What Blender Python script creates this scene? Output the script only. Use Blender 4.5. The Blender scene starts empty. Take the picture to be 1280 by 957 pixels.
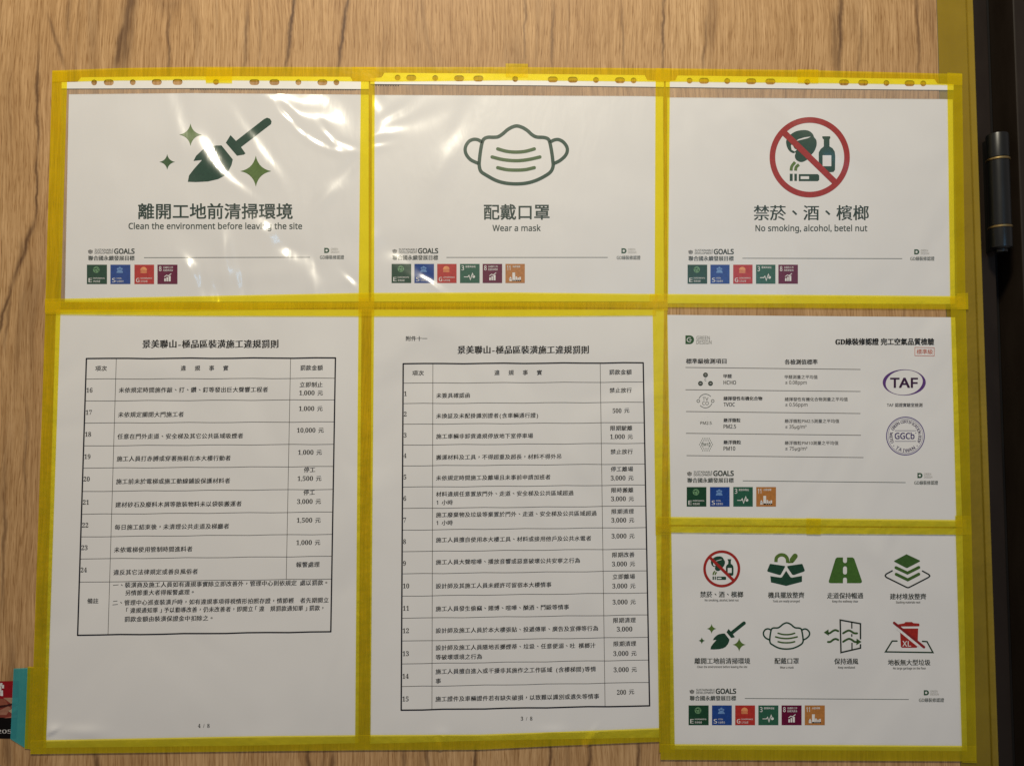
import bpy, math, random
from mathutils import Vector, Matrix
random.seed(7)
S = bpy.context.scene
COL = S.collection
# ------------------------------------------------------------------ camera, world, lamps, exposure
F = 960.0                      # focal length in pixels of a 1280 px wide picture
DIST = 0.768
YAW, PITCH, ROLL = math.radians(1.7), math.radians(3.3), math.radians(0.1)
look = Vector((math.sin(YAW)*math.cos(PITCH), math.cos(YAW)*math.cos(PITCH), math.sin(PITCH)))
CAMPOS = -DIST*look
q = look.to_track_quat('-Z', 'Y')
ROT = q.to_matrix() @ Matrix.Rotation(ROLL, 3, 'Z')
cam = bpy.data.cameras.new('camera'); camo = bpy.data.objects.new('camera', cam); COL.objects.link(camo)
cam.sensor_width = 36; cam.lens = F/1280*36; cam.clip_start = 0.01; cam.clip_end = 50
camo.matrix_world = Matrix.Translation(CAMPOS) @ ROT.to_4x4()
S.camera = camo
W = bpy.data.worlds.new('World'); S.world = W; W.use_nodes = True
W.node_tree.nodes['Background'].inputs[0].default_value = (1.0, 0.93, 0.94, 1)
W.node_tree.nodes['Background'].inputs[1].default_value = 0.25
S.view_settings.view_transform = 'Standard'; S.view_settings.look = 'None'
S.view_settings.exposure = 0; S.view_settings.gamma = 1
S.cycles.transparent_max_bounces = 24
def lamp(name, loc, aim, size, power, col):
    l = bpy.data.lights.new(name, 'AREA'); l.shape = 'DISK'; l.size = size; l.energy = power; l.color = col
    o = bpy.data.objects.new(name, l); COL.objects.link(o); o.location = loc
    o.rotation_euler = (Vector(aim)-Vector(loc)).to_track_quat('-Z', 'Y').to_euler()
    return o
L1 = Vector((-0.12, -1.05, 1.28))
L2 = Vector((0.55, -1.30, 0.10))
lamp('ceiling_lamp', L1, (-0.10, 0, -0.05), 0.26, 28.0, (1.0, 0.915, 0.72))
lamp('cool_lamp', L2, (0, 0, 0), 0.30, 1.7, (0.20, 0.58, 1.0))

def P(px, py, y=0.0):
    """point of the plane at depth y that a pixel of the photograph shows"""
    r = ROT @ Vector(((px-640)/F, -(py-478.5)/F, -1))
    t = (y-CAMPOS.y)/r.y
    return CAMPOS + r*t

# ------------------------------------------------------------------ materials
def lin(c):
    return tuple(((v/255)/12.92 if v/255 <= 0.04045 else ((v/255+0.055)/1.055)**2.4) for v in c)
class NT:
    def __init__(s, tree): s.t = tree; s.n = tree.nodes; s.l = tree.links
    def add(s, typ, **kw):
        n = s.n.new(typ)
        for k, v in kw.items(): setattr(n, k, v)
        return n
    def link(s, a, b): s.l.new(a, b)
    def math(s, op, a, b=None, c=None, clamp=False):
        n = s.add('ShaderNodeMath', operation=op); n.use_clamp = clamp
        for i, v in enumerate((a, b, c)):
            if v is None: continue
            if isinstance(v, (int, float)): n.inputs[i].default_value = v
            else: s.link(v, n.inputs[i])
        return n.outputs[0]
    def vmath(s, op, a, b):
        n = s.add('ShaderNodeVectorMath', operation=op)
        for i, v in enumerate((a, b)):
            if isinstance(v, (tuple, list, Vector)): n.inputs[i].default_value = tuple(v)
            else: s.link(v, n.inputs[i])
        return n.outputs['Value'] if op == 'DOT_PRODUCT' else n.outputs[0]
    def noise(s, vec, scale, detail=3, rough=0.5, sc=(1, 1, 1), dist=0.0):
        m = s.add('ShaderNodeMapping'); m.inputs['Scale'].default_value = sc; s.link(vec, m.inputs['Vector'])
        n = s.add('ShaderNodeTexNoise'); n.inputs['Scale'].default_value = scale; n.inputs['Detail'].default_value = detail
        n.inputs['Roughness'].default_value = rough; n.inputs['Distortion'].default_value = dist
        s.link(m.outputs[0], n.inputs['Vector']); return n.outputs['Fac']
    def ramp(s, fac, stops):
        n = s.add('ShaderNodeValToRGB'); e = n.color_ramp.elements
        while len(e) < len(stops): e.new(0.5)
        for i, (p, c) in enumerate(stops):
            e[i].position = p; e[i].color = (c, c, c, 1) if isinstance(c, (int, float)) else (*c, 1)
        s.link(fac, n.inputs[0]); return n.outputs[0]
    def mix(s, fac, a, b, mode='MIX'):
        n = s.add('ShaderNodeMix', data_type='RGBA', blend_type=mode)
        for k, v in ((0, fac), (6, a), (7, b)):
            if isinstance(v, (int, float)): n.inputs[k].default_value = v
            elif isinstance(v, tuple): n.inputs[k].default_value = (*v, 1)
            else: s.link(v, n.inputs[k])
        return n.outputs[2]
def mat(name):
    m = bpy.data.materials.new(name); m.use_nodes = True
    nt = NT(m.node_tree); b = m.node_tree.nodes['Principled BSDF']
    pos = nt.add('ShaderNodeNewGeometry').outputs['Position']
    return m, nt, b, pos

def half_slope(c, lampos):
    h = ((CAMPOS-c).normalized() + (lampos-c).normalized())
    return Vector((-h.x/abs(h.y), 0, -h.z/abs(h.y)))
def film_group(name, patches, amp):
    """height in metres of the wrinkled clear film: tilted dimples and soft random waves"""
    g = bpy.data.node_groups.new(name, 'ShaderNodeTree')
    g.interface.new_socket('Height', in_out='OUTPUT', socket_type='NodeSocketFloat')
    nt = NT(g); out = nt.add('NodeGroupOutput')
    pos = nt.add('ShaderNodeNewGeometry').outputs['Position']
    # a little irregularity so that no dimple is a perfect oval
    wn = nt.add('ShaderNodeTexNoise'); wn.inputs['Scale'].default_value = 28; wn.inputs['Detail'].default_value = 2
    nt.link(pos, wn.inputs['Vector'])
    off = nt.vmath('MULTIPLY', nt.vmath('SUBTRACT', wn.outputs['Color'], (0.5, 0.5, 0.5)), (0.0035, 0, 0.0035))
    wp = nt.vmath('ADD', pos, off)
    import numpy as np
    mm = 0.0008; N = len(patches); geo = []
    for (cx, cy, dx, dy, a, b, which, k) in patches:
        c = P(cx, cy); ln = math.hypot(dx, dy); e1 = Vector((dx/ln, 0, -dy/ln)); e2 = Vector((-e1.z, 0, e1.x))
        geo.append((c, e1/(a*mm), e2/(b*mm), half_slope(c, L1 if which == 1 else L2)*k))
    A = np.zeros((2*N, 2*N)); B = np.zeros(2*N)           # tilts that add up to the wanted one at every dimple
    for i, gi in enumerate(geo):
        B[2*i], B[2*i+1] = gi[3].x, gi[3].z
        for j, (c, e1, e2, _) in enumerate(geo):
            d = gi[0]-c; u, v = d.dot(e1), d.dot(e2); w = math.exp(-u*u-v*v)
            gw = (e1*(-2*u)+e2*(-2*v))*w
            for r, ax in enumerate((0, 2)):
                for q, bx in enumerate((0, 2)): A[2*i+r, 2*j+q] += (w if r == q else 0)+d[bx]*gw[ax]
    sol = np.linalg.lstsq(A, B, rcond=0.05)[0]
    tot = None
    for j, (c, e1, e2, _) in enumerate(geo):
        s = Vector((sol[2*j], 0, sol[2*j+1]))
        d = nt.vmath('SUBTRACT', wp, c)
        u = nt.vmath('DOT_PRODUCT', d, e1); v = nt.vmath('DOT_PRODUCT', d, e2); t = nt.vmath('DOT_PRODUCT', d, s)
        r = nt.math('MULTIPLY_ADD', v, v, nt.math('MULTIPLY', u, u))
        w = nt.math('EXPONENT', nt.math('MULTIPLY', r, -1.0))
        tot = nt.math('MULTIPLY', t, w) if tot is None else nt.math('MULTIPLY_ADD', t, w, tot)
    n1 = nt.noise(pos, 16, 3, 0.5, (1.6, 1, 0.7), 0.6)
    n2 = nt.noise(pos, 45, 2, 0.5, (1.5, 1, 0.6), 0.8)
    w = nt.math('MULTIPLY_ADD', n1, amp, nt.math('MULTIPLY', n2, amp*0.22))
    tot = w if tot is None else nt.math('ADD', tot, w)
    nt.link(tot, out.inputs[0]); return g
FILM1 = film_group('film_wrinkle_heights', [
    (260, 181, 14, 40, 26, 20, 1, 1), (274, 206, 24, 40, 24, 18, 1, 1), (298, 230, 34, 26, 30, 9, 1, .82),
    (386, 127, 34, 4, 40, 26, 1, 1), (424, 146, 20, 16, 26, 20, 1, 1), (350, 124, 30, 8, 40, 12, 1, .75),
    (364, 150, 10, 13, 18, 6, 1, 1), (378, 166, 14, 11, 18, 6, 1, 1), (397, 179, 20, 9, 22, 6, 1, 1), (422, 187, 22, 4, 24, 6, 1, .85),
    (410, 168, 10, 16, 16, 5, 1, .9), (426, 180, 18, 6, 14, 5, 1, .9),
    (345, 299, 24, 13, 30, 12, 2, 1), (250, 350, 20, 22, 30, 12, 2, 1), (269, 358, 3, 14, 20, 9, 2, 1),
    (288, 338, 4, 24, 40, 12, 2, 1), (301, 352, 3, 16, 24, 9, 2, 1), (394, 345, 2, 24, 40, 10, 1, .7),
    (438, 350, 10, 16, 16, 6, 1, 1),
    (225, 150, 6, 40, 60, 14, 1, .55), (315, 170, 16, 30, 40, 9, 1, .7), (340, 200, 10, 22, 34, 9, 1, .68), (420, 230, 20, -24, 40, 10, 1, .62)], 0.0013)
FILM2 = film_group('film_wrinkle_heights', [
    (483, 152, 26, -20, 34, 9, 1, .78), (477, 165, 20, -6, 24, 9, 1, .82), (500, 163, 30, -14, 50, 12, 1, .6),
    (472, 134, 4, 20, 22, 9, 1, .7), (472, 181, 14, -4, 16, 7, 1, .7),
    (537, 351, 18, 15, 26, 6, 1, 1), (528, 346, 18, 10, 20, 5, 1, .9), (565, 180, 12, -26, 50, 14, 1, .6), (472, 305, 20, 4, 40, 14, 2, .6)], 0.0010)
FILM3 = film_group('film_wrinkle_heights', [(1010, 160, 30, 20, 60, 20, 1, .35)], 0.0008)
FILM = {1: FILM1, 2: FILM2, 3: FILM3}

def waves(nt, pos, amp, seed):
    m = nt.add('ShaderNodeMapping'); m.inputs['Location'].default_value = (seed*3.7, 0, seed*1.9); nt.link(pos, m.inputs[0])
    n = nt.noise(m.outputs[0], 7.0, 2, 0.45, (1, 1, 0.8), 0.8)
    n2 = nt.noise(m.outputs[0], 260, 2, 0.5)
    return nt.math('MULTIPLY_ADD', n, amp*1.35, nt.math('MULTIPLY', n2, 0.000012))
_mc = {}
def printed(kind, col, film=0, seed=1, rough=0.65):
    key = (kind, col, film, seed)
    if key in _mc: return _mc[key]
    m, nt, b, pos = mat(kind)
    if kind == 'paper':
        n = nt.noise(pos, 14, 3, 0.5)
        f = nt.ramp(n, [(0.3, 0.965), (0.7, 1.0)])
        nt.link(nt.mix(1.0, (*col,), f, 'MULTIPLY'), b.inputs['Base Color'])
    else:
        n = nt.noise(pos, 420, 2, 0.6)
        f = nt.ramp(n, [(0.3, 0.86), (0.7, 1.12)])
        nt.link(nt.mix(1.0, (*col,), f, 'MULTIPLY'), b.inputs['Base Color'])
    b.inputs['Roughness'].default_value = rough
    b.inputs['Specular IOR Level'].default_value = 0.25 if kind == 'paper' else 0.10
    bp = nt.add('ShaderNodeBump'); bp.inputs['Strength'].default_value = 1; bp.inputs['Distance'].default_value = 1
    nt.link(waves(nt, pos, 0.0038, seed), bp.inputs['Height']); nt.link(bp.outputs[0], b.inputs['Normal'])
    if film:
        g = nt.add('ShaderNodeGroup'); g.node_tree = FILM[film]
        bp2 = nt.add('ShaderNodeBump'); bp2.inputs['Strength'].default_value = 1; bp2.inputs['Distance'].default_value = 1
        nt.link(g.outputs[0], bp2.inputs['Height']); nt.link(bp2.outputs[0], b.inputs['Coat Normal'])
        b.inputs['Coat Weight'].default_value = 0.85; b.inputs['Coat Roughness'].default_value = 0.19
        out = nt.n['Material Output']; gl = nt.add('ShaderNodeBsdfGlossy'); gl.inputs['Roughness'].default_value = 0.42
        nt.link(bp2.outputs[0], gl.inputs['Normal'])
        mx = nt.add('ShaderNodeMixShader'); mx.inputs[0].default_value = 0.045
        nt.link(b.outputs[0], mx.inputs[1]); nt.link(gl.outputs[0], mx.inputs[2]); nt.link(mx.outputs[0], out.inputs[0])
    _mc[key] = m; return m
WHITE = (0.605, 0.588, 0.575)
GREEN = (0.012, 0.045, 0.026); LEAF = (0.075, 0.13, 0.026); BLACK = (0.018, 0.018, 0.018); GREY = (0.10, 0.095, 0.085)
RED = (0.27, 0.018, 0.014); DRED = (0.10, 0.004, 0.028); BLUE = (0.012, 0.045, 0.20); TRED = (0.36, 0.026, 0.02); TGREEN = (0.01, 0.045, 0.022)
T3 = (0.02, 0.085, 0.05); T11 = (0.36, 0.145, 0.038); PURPLE = (0.085, 0.035, 0.15); FAINT = (0.30, 0.29, 0.26)

def tape_mat(name, col, trans, dif, seed, rough=0.3):
    m, nt, b, pos = mat(name)
    nt.n.remove(b)
    out = nt.n['Material Output']
    n = nt.noise(pos, 30, 3, 0.6, (1, 1, 1)); n2 = nt.noise(pos, 320, 2, 0.6)
    f = nt.ramp(n, [(0.3, 0.965), (0.7, 1.0)])
    d = nt.add('ShaderNodeBsdfDiffuse'); nt.link(nt.mix(1.0, col, f, 'MULTIPLY'), d.inputs[0])
    t = nt.add('ShaderNodeBsdfTransparent'); nt.link(nt.mix(1.0, trans, f, 'MULTIPLY'), t.inputs[0])
    gl = nt.add('ShaderNodeBsdfGlossy'); gl.inputs['Roughness'].default_value = rough; gl.inputs['Color'].default_value = (1, 1, 1, 1)
    bp = nt.add('ShaderNodeBump'); bp.inputs['Strength'].default_value = 1; bp.inputs['Distance'].default_value = 1
    h = nt.math('MULTIPLY_ADD', n, 0.0010, nt.math('MULTIPLY', n2, 0.00004)); nt.link(h, bp.inputs['Height'])
    for s in (d, gl): nt.link(bp.outputs[0], s.inputs['Normal'])
    mx = nt.add('ShaderNodeMixShader')
    nt.link(nt.math('MULTIPLY', nt.ramp(nt.noise(pos, 22, 3, 0.6, (1, 1, 1), 0.5), [(0.3, dif*0.86), (0.7, dif*1.14)]), 1.0), mx.inputs[0]); nt.link(t.outputs[0], mx.inputs[1]); nt.link(d.outputs[0], mx.inputs[2])
    fr = nt.add('ShaderNodeFresnel'); fr.inputs['IOR'].default_value = 1.22; nt.link(bp.outputs[0], fr.inputs['Normal'])
    mx2 = nt.add('ShaderNodeMixShader'); nt.link(fr.outputs[0], mx2.inputs[0])
    nt.link(mx.outputs[0], mx2.inputs[1]); nt.link(gl.outputs[0], mx2.inputs[2]); nt.link(mx2.outputs[0], out.inputs[0])
    return m
YTAPE = tape_mat('yellow_cellophane_tape', (1.0, 0.815, 0.010), (1.0, 0.92, 0.21), 0.20, 1)
TTAPE = tape_mat('teal_cellophane_tape', (0.08, 0.56, 0.60), (0.42, 0.92, 0.94), 0.30, 2)
ETAPE = tape_mat('yellow_edge_tape', (1.0, 0.70, 0.05), (1.0, 0.88, 0.40), 0.12, 3)
CLEAR = tape_mat('clear_plastic_film', (0.8, 0.78, 0.74), (0.97, 0.97, 0.97), 0.13, 4, 0.12)

def plain(name, col, rough, metal=0.0, spec=0.5, bump=0.0, vary=0.1, nscale=40):
    m, nt, b, pos = mat(name)
    n = nt.noise(pos, nscale, 4, 0.6, (1, 1, 0.35))
    f = nt.ramp(n, [(0.3, 1-vary), (0.7, 1+vary)])
    nt.link(nt.mix(1.0, col, f, 'MULTIPLY'), b.inputs['Base Color'])
    r = nt.ramp(n, [(0.3, rough*0.85), (0.7, min(1, rough*1.15))]); nt.link(r, b.inputs['Roughness'])
    b.inputs['Metallic'].default_value = metal; b.inputs['Specular IOR Level'].default_value = spec
    if bump:
        bp = nt.add('ShaderNodeBump'); bp.inputs['Distance'].default_value = 1; bp.inputs['Strength'].default_value = 1
        nt.link(nt.math('MULTIPLY', nt.noise(pos, 900, 2), bump), bp.inputs['Height']); nt.link(bp.outputs[0], b.inputs['Normal'])
    return m
STRIPW = plain('white_binding_plastic', (0.66, 0.64, 0.61), 0.4, 0, 0.5, 0, 0.02)
BRONZE = plain('dark_bronze_steel', (0.140, 0.112, 0.080), 0.45, 0.0, 0.5, 0.00002, 0.06)
FRAMEM = plain('dark_brown_steel', (0.006, 0.0045, 0.0035), 0.5, 0.0, 0.2, 0.00003, 0.15)
FRAMEO = plain('brown_grey_steel', (0.015, 0.010, 0.0066), 0.5, 0.0, 0.2, 0.00003, 0.15)
FRAMEG = plain('dark_grey_steel', (0.013, 0.0082, 0.0056), 0.5, 0.0, 0.2, 0.00003, 0.15)
GAPM = plain('black_gap_shade', (0.0026, 0.0014, 0.0010), 0.7, 0, 0.3, 0, 0.2)  # near-black colour stands in for the deep shade of the frame gap
HINGEM = plain('black_hinge_enamel', (0.0035, 0.0038, 0.0033), 0.34, 0.0, 0.42, 0.00001, 0.1)
BRASS = plain('brass', (0.36, 0.26, 0.11), 0.36, 1.0, 0.5, 0, 0.1)

def wood_mat():
    m, nt, b, pos = mat('oak_veneer')
    sep = nt.add('ShaderNodeSeparateXYZ'); nt.link(pos, sep.inputs[0]); X, Z = sep.outputs[0], sep.outputs[2]
    # sideways drift of the grain, long and slow along the height
    drift = nt.math('MULTIPLY', nt.math('SUBTRACT', nt.noise(pos, 1, 2, 0.5, (3.5, 1, 2.0)), 0.5), 0.05)
    drift2 = nt.math('MULTIPLY', nt.math('SUBTRACT', nt.noise(pos, 1, 2, 0.55, (22, 1, 12)), 0.5), 0.0055)
    xs = nt.math('ADD', nt.math('ADD', X, drift), drift2)
    cmb = nt.add('ShaderNodeCombineXYZ'); nt.link(xs, cmb.inputs[0]); nt.link(Z, cmb.inputs[2]); v = cmb.outputs[0]
    broad = nt.noise(v, 1, 3, 0.55, (9, 1, 0.9))
    mid = nt.noise(v, 1, 4, 0.65, (75, 1, 6.0))
    fine = nt.noise(v, 1, 4, 0.7, (470, 1, 15))
    pores = nt.noise(v, 1, 2, 0.6, (1000, 1, 48))
    c = nt.ramp(broad, [(0.28, (0.335, 0.190, 0.082)), (0.5, (0.374, 0.220, 0.098)), (0.72, (0.415, 0.254, 0.119))])
    c = nt.mix(1.0, c, nt.ramp(mid, [(0.28, (0.86, 0.81, 0.74)), (0.5, (1.0, 0.99, 0.97)), (0.72, (1.12, 1.14, 1.18))]), 'MULTIPLY')
    c = nt.mix(1.0, c, nt.ramp(fine, [(0.34, (0.72, 0.65, 0.54)), (0.48, (0.98, 0.97, 0.95)), (0.64, (1.24, 1.29, 1.36))]), 'MULTIPLY')
    c = nt.mix(1.0, c, nt.ramp(pores, [(0.34, (0.66, 0.57, 0.45)), (0.46, (1, 1, 1))]), 'MULTIPLY')
    # thin dark veins: contour lines of a stretched noise
    vn = nt.noise(v, 1, 2, 0.5, (13, 1, 1.1), 0.4)
    vd = nt.math('ABSOLUTE', nt.math('SUBTRACT', vn, 0.5))
    vein = nt.ramp(vd, [(0.0, 1.0), (0.007, 0.55), (0.020, 0.0)])
    vm = nt.ramp(nt.noise(v, 1, 2, 0.5, (20, 1, 7)), [(0.42, 0.0), (0.62, 1.0)])
    dark = nt.math('MULTIPLY', nt.math('MULTIPLY', vein, vm), 0.33)
    # the marked dark streaks of this board
    edge = nt.math('MULTIPLY', nt.math('SUBTRACT', nt.noise(pos, 1, 3, 0.6, (60, 1, 42)), 0.5), 0.0075)
    edge2 = nt.math('MULTIPLY', nt.math('SUBTRACT', nt.noise(pos, 1, 2, 0.5, (5, 1, 17)), 0.5), 0.010)
    breakup = nt.ramp(nt.noise(v, 1, 3, 0.6, (260, 1, 22)), [(0.25, 0.45), (0.5, 1.0)])
    for (px0, py0, px1, py1, wpx, k) in STREAKS:
        p0, p1 = P(px0, py0), P(px1, py1)
        zc, zh = (p0.z+p1.z)/2, abs(p0.z-p1.z)/2
        sl = (p1.x-p0.x)/(p1.z-p0.z)
        cx = nt.math('MULTIPLY_ADD', Z, sl, p0.x-sl*p0.z)
        dx = nt.math('ADD', nt.math('SUBTRACT', X, cx), nt.math('ADD', edge, edge2))
        dx = nt.math('DIVIDE', dx, wpx*0.0008)
        g = nt.math('EXPONENT', nt.math('MULTIPLY', nt.math('MULTIPLY', dx, dx), -1.0))
        dz = nt.math('DIVIDE', nt.math('SUBTRACT', Z, zc), zh)
        d2 = nt.math('MULTIPLY', dz, dz)
        g2 = nt.math('EXPONENT', nt.math('MULTIPLY', nt.math('MULTIPLY', d2, d2), -1.0))
        s = nt.math('MULTIPLY', nt.math('MULTIPLY', nt.math('MULTIPLY', g, g2), breakup), k)
        dark = nt.math('MAXIMUM', dark, s)
    c = nt.mix(dark, c, (0.075, 0.031, 0.010))
    nt.link(c, b.inputs['Base Color'])
    b.inputs['Roughness'].default_value = 0.55; b.inputs['Specular IOR Level'].default_value = 0.3
    bp = nt.add('ShaderNodeBump'); bp.inputs['Strength'].default_value = 1; bp.inputs['Distance'].default_value = 1
    h = nt.math('MULTIPLY_ADD', fine, 0.00022, nt.math('MULTIPLY', pores, 0.00020))
    nt.link(h, bp.inputs['Height']); nt.link(bp.outputs[0], b.inputs['Normal'])
    return m
STREAKS = [(172, -60, 152, 92, 9, .85), (158, 20, 143, 88, 5, .9), (88, -5, 82, 50, 3, .55), (60, 20, 78, 82, 2.5, .6),
    (372, -30, 356, 90, 2.6, .95), (437, -20, 421, 90, 2.6, .95), (212, 10, 210, 95, 2, .7), (310, 10, 304, 90, 3, .6),
    (655, -20, 655, 88, 2.0, .55), (689, 5, 690, 90, 2.0, .6), (777, 10, 779, 90, 1.8, .5), (830, -20, 829, 95, 2.0, .8),
    (884, 20, 880, 90, 2.2, .55), (1051, -40, 1049, 95, 3.5, .9), (1043, 10, 1046, 95, 4.5, .55), (1078, 20, 1073, 95, 2, .5), (1147, -10, 1148, 90, 2.2, .7),
    (46, 60, 47, 200, 2.2, .85), (47, 190, 43, 280, 1.8, .9), (43, 275, 14, 355, 3.4, .9), (14, 350, -3, 430, 2.2, .85), (28, 300, 22, 345, 4, .6),
    (12, 370, 8, 440, 2, .5), (34, 500, 30, 640, 2, .45), (6, 560, 2, 760, 2.5, .6), (118, 935, 125, 985, 3, .8), (384, 930, 388, 975, 2.5, .8), (416, 940, 413, 980, 3, .7),
    (532, 930, 536, 980, 3, .7), (594, 930, 590, 980, 2.2, .9), (687, 920, 687, 980, 2.2, .8), (737, 925, 735, 980, 2.5, .8), (797, 920, 796, 980, 3, .85), (505, 930, 503, 980, 2, .7), (13, 800, 9, 980, 5, .55)]
WOOD = wood_mat()

# ------------------------------------------------------------------ object helpers
def tag(o, label=None, cat=None, group=None, kind=None):
    for k, v in (('label', label), ('category', cat), ('group', group), ('kind', kind)):
        if v: o[k] = v
    return o
def empty(name, loc, label, cat, group=None):
    o = bpy.data.objects.new(name, None); COL.objects.link(o); o.empty_display_size = 0.02
    o.location = loc
    return tag(o, label, cat, group)
def link(name, me, m, parent=None):
    o = bpy.data.objects.new(name, me); COL.objects.link(o)
    if m: me.materials.append(m)
    if parent:
        o.parent = parent; o.matrix_parent_inverse = Matrix.Translation(-Vector(world_loc(parent)))
    return o
def world_loc(o):
    return Vector(o.location) if not o.parent else Vector((0, 0, 0))
def mesh(name, verts, faces, m, parent=None, smooth=False):
    me = bpy.data.meshes.new(name); me.from_pydata([tuple(v) for v in verts], [], faces); me.update()
    if smooth:
        for p in me.polygons: p.use_smooth = True
    if parent and parent.type == 'MESH':
        o = bpy.data.objects.new(name, me); COL.objects.link(o); me.materials.append(m); o.parent = parent; return o
    return link(name, me, m, parent)

def latin(t, serif=False):
    """letters and digits of the wide-coverage sans (or serif) the built-in font falls back to"""
    if not any(ord(c) < 128 and c.isalnum() for c in t): return t
    U, L, D = (0x1D400, 0x1D41A, 0x1D7CE) if serif else (0x1D5A0, 0x1D5BA, 0x1D7E2)
    return ''.join(chr(U+ord(c)-65) if 'A' <= c <= 'Z' else chr(L+ord(c)-97) if 'a' <= c <= 'z' else chr(D+ord(c)-48) if '0' <= c <= '9' else c for c in t)
_glyph = {}
class Ink:
    """flat print gathered in photograph pixels and laid on the wall plane at depth y"""
    def __init__(s, warp=None): s.v = []; s.f = []; s.warp = warp; s.dz = {}
    def pts(s, pts):
        i = len(s.v); s.v += [tuple(p) for p in pts]; return i
    def face(s, idx):
        a = sum(s.v[idx[k]][0]*s.v[idx[(k+1) % len(idx)]][1]-s.v[idx[(k+1) % len(idx)]][0]*s.v[idx[k]][1] for k in range(len(idx)))
        s.f.append(tuple(idx) if a < 0 else tuple(reversed(idx)))   # wound to face the viewer
    def poly(s, pts):
        i = s.pts(pts); s.face(list(range(i, i+len(pts)))); return s
    def rect(s, x0, y0, x1, y1): return s.poly([(x0, y0), (x1, y0), (x1, y1), (x0, y1)])
    def disc(s, x, y, r, n=28, ry=None):
        ry = ry or r
        return s.poly([(x+r*math.cos(2*math.pi*k/n), y+ry*math.sin(2*math.pi*k/n)) for k in range(n)])
    def ring(s, x, y, r0, r1, n=64, a0=0, a1=360, ry0=None, ry1=None):
        ry0, ry1 = ry0 or r0, ry1 or r1
        n = max(6, int(n*abs(a1-a0)/360)); i = len(s.v)
        for k in range(n+1):
            a = math.radians(a0+(a1-a0)*k/n); c, d = math.cos(a), math.sin(a)
            s.v += [(x+r0*c, y+ry0*d), (x+r1*c, y+ry1*d)]
        for k in range(n): s.face([i+2*k, i+2*k+1, i+2*k+3, i+2*k+2])
        return s
    def holes(s, loops):
        cu = bpy.data.curves.new('shape', 'CURVE'); cu.dimensions = '2D'; cu.fill_mode = 'FRONT'
        for lp in loops:
            sp = cu.splines.new('POLY'); sp.points.add(len(lp)-1); sp.use_cyclic_u = True
            for p, (x, y) in zip(sp.points, lp): p.co = (x, -y, 0, 1)
        s._take(cu, lambda x, y: (x, -y)); return s
    def _take(s, cu, fn):
        o = bpy.data.objects.new('shape', cu); COL.objects.link(o)
        dg = bpy.context.evaluated_depsgraph_get(); dg.update()
        me = bpy.data.meshes.new_from_object(o.evaluated_get(dg))
        i = s.pts([fn(v.co.x, v.co.y) for v in me.vertices])
        for p in me.polygons: s.face([i+k for k in p.vertices])
        bpy.data.objects.remove(o); bpy.data.meshes.remove(me); bpy.data.curves.remove(cu)
    def stroke(s, pts, w, closed=False, smooth=0, caps=True):
        if smooth: pts = catmull(pts, closed, smooth)
        n = len(pts); i = len(s.v); h = w/2
        for k in range(n):
            a = pts[(k-1) % n] if (closed or k > 0) else pts[k]
            b = pts[(k+1) % n] if (closed or k < n-1) else pts[k]
            p = pts[k]
            d1 = (p[0]-a[0], p[1]-a[1]); d2 = (b[0]-p[0], b[1]-p[1])
            def nrm(d):
                l = math.hypot(*d)
                return (d[0]/l, d[1]/l) if l > 1e-9 else None
            d1, d2 = nrm(d1), nrm(d2); d1 = d1 or d2; d2 = d2 or d1
            t = nrm((d1[0]+d2[0], d1[1]+d2[1])) or d1
            c = max(0.4, t[0]*d1[0]+t[1]*d1[1])
            ox, oy = -t[1]*h/c, t[0]*h/c
            s.v += [(p[0]+ox, p[1]+oy), (p[0]-ox, p[1]-oy)]
        for k in range(n if closed else n-1):
            k2 = (k+1) % n; s.face([i+2*k, i+2*k+1, i+2*k2+1, i+2*k2])
        if caps and not closed:
            for e in (0, n-1):
                p = pts[e]; o = pts[1] if e == 0 else pts[n-2]
                a0 = math.atan2(p[1]-o[1], p[0]-o[0])
                s.poly([(p[0]+h*math.cos(a0+t), p[1]+h*math.sin(a0+t)) for t in [(-0.5+j/8)*math.pi for j in range(9)]])
        return s
    def text(s, body, x0, x1, cy, em, bold=0.0, res=2, rot=0, mid=None, serif=False):
        """body squeezed between x0 and x1, em pixels high, centred on cy; bold repeats the outline a hair aside"""
        cu = bpy.data.curves.new('text', 'FONT'); cu.body = latin(body, serif); cu.resolution_u = res
        o = bpy.data.objects.new('text', cu); COL.objects.link(o)
        dg = bpy.context.evaluated_depsgraph_get(); dg.update()
        me = bpy.data.meshes.new_from_object(o.evaluated_get(dg))
        if len(me.vertices):
            xs = [v.co.x for v in me.vertices]; ys = [v.co.y for v in me.vertices]
            a, b = min(xs), max(xs); my = (min(ys)+max(ys))/2 if mid is None else mid
            kx = (x1-x0)/(b-a) if x1 is not None else em
            ct, st = math.cos(math.radians(rot)), math.sin(math.radians(rot))
            shifts = [(0, 0)] if not bold else [(-1, 0), (1, 0)] if em < 7.6 else [(-1, -1), (1, -1), (1, 1), (-1, 1)]
            for c, (sx, sy) in enumerate(shifts):
                out = []
                for v in me.vertices:
                    x, y = (v.co.x-a)*kx+sx*bold*em, -(v.co.y-my)*em+sy*bold*em*.8
                    out.append((x0+x*ct-y*st, cy+x*st+y*ct))
                i = s.pts(out)
                for j in range(i, len(s.v)): s.dz[j] = c*0.000006
                for p in me.polygons: s.face([i+k for k in p.vertices])
        bpy.data.objects.remove(o); bpy.data.meshes.remove(me); bpy.data.curves.remove(cu)
        return s
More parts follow.
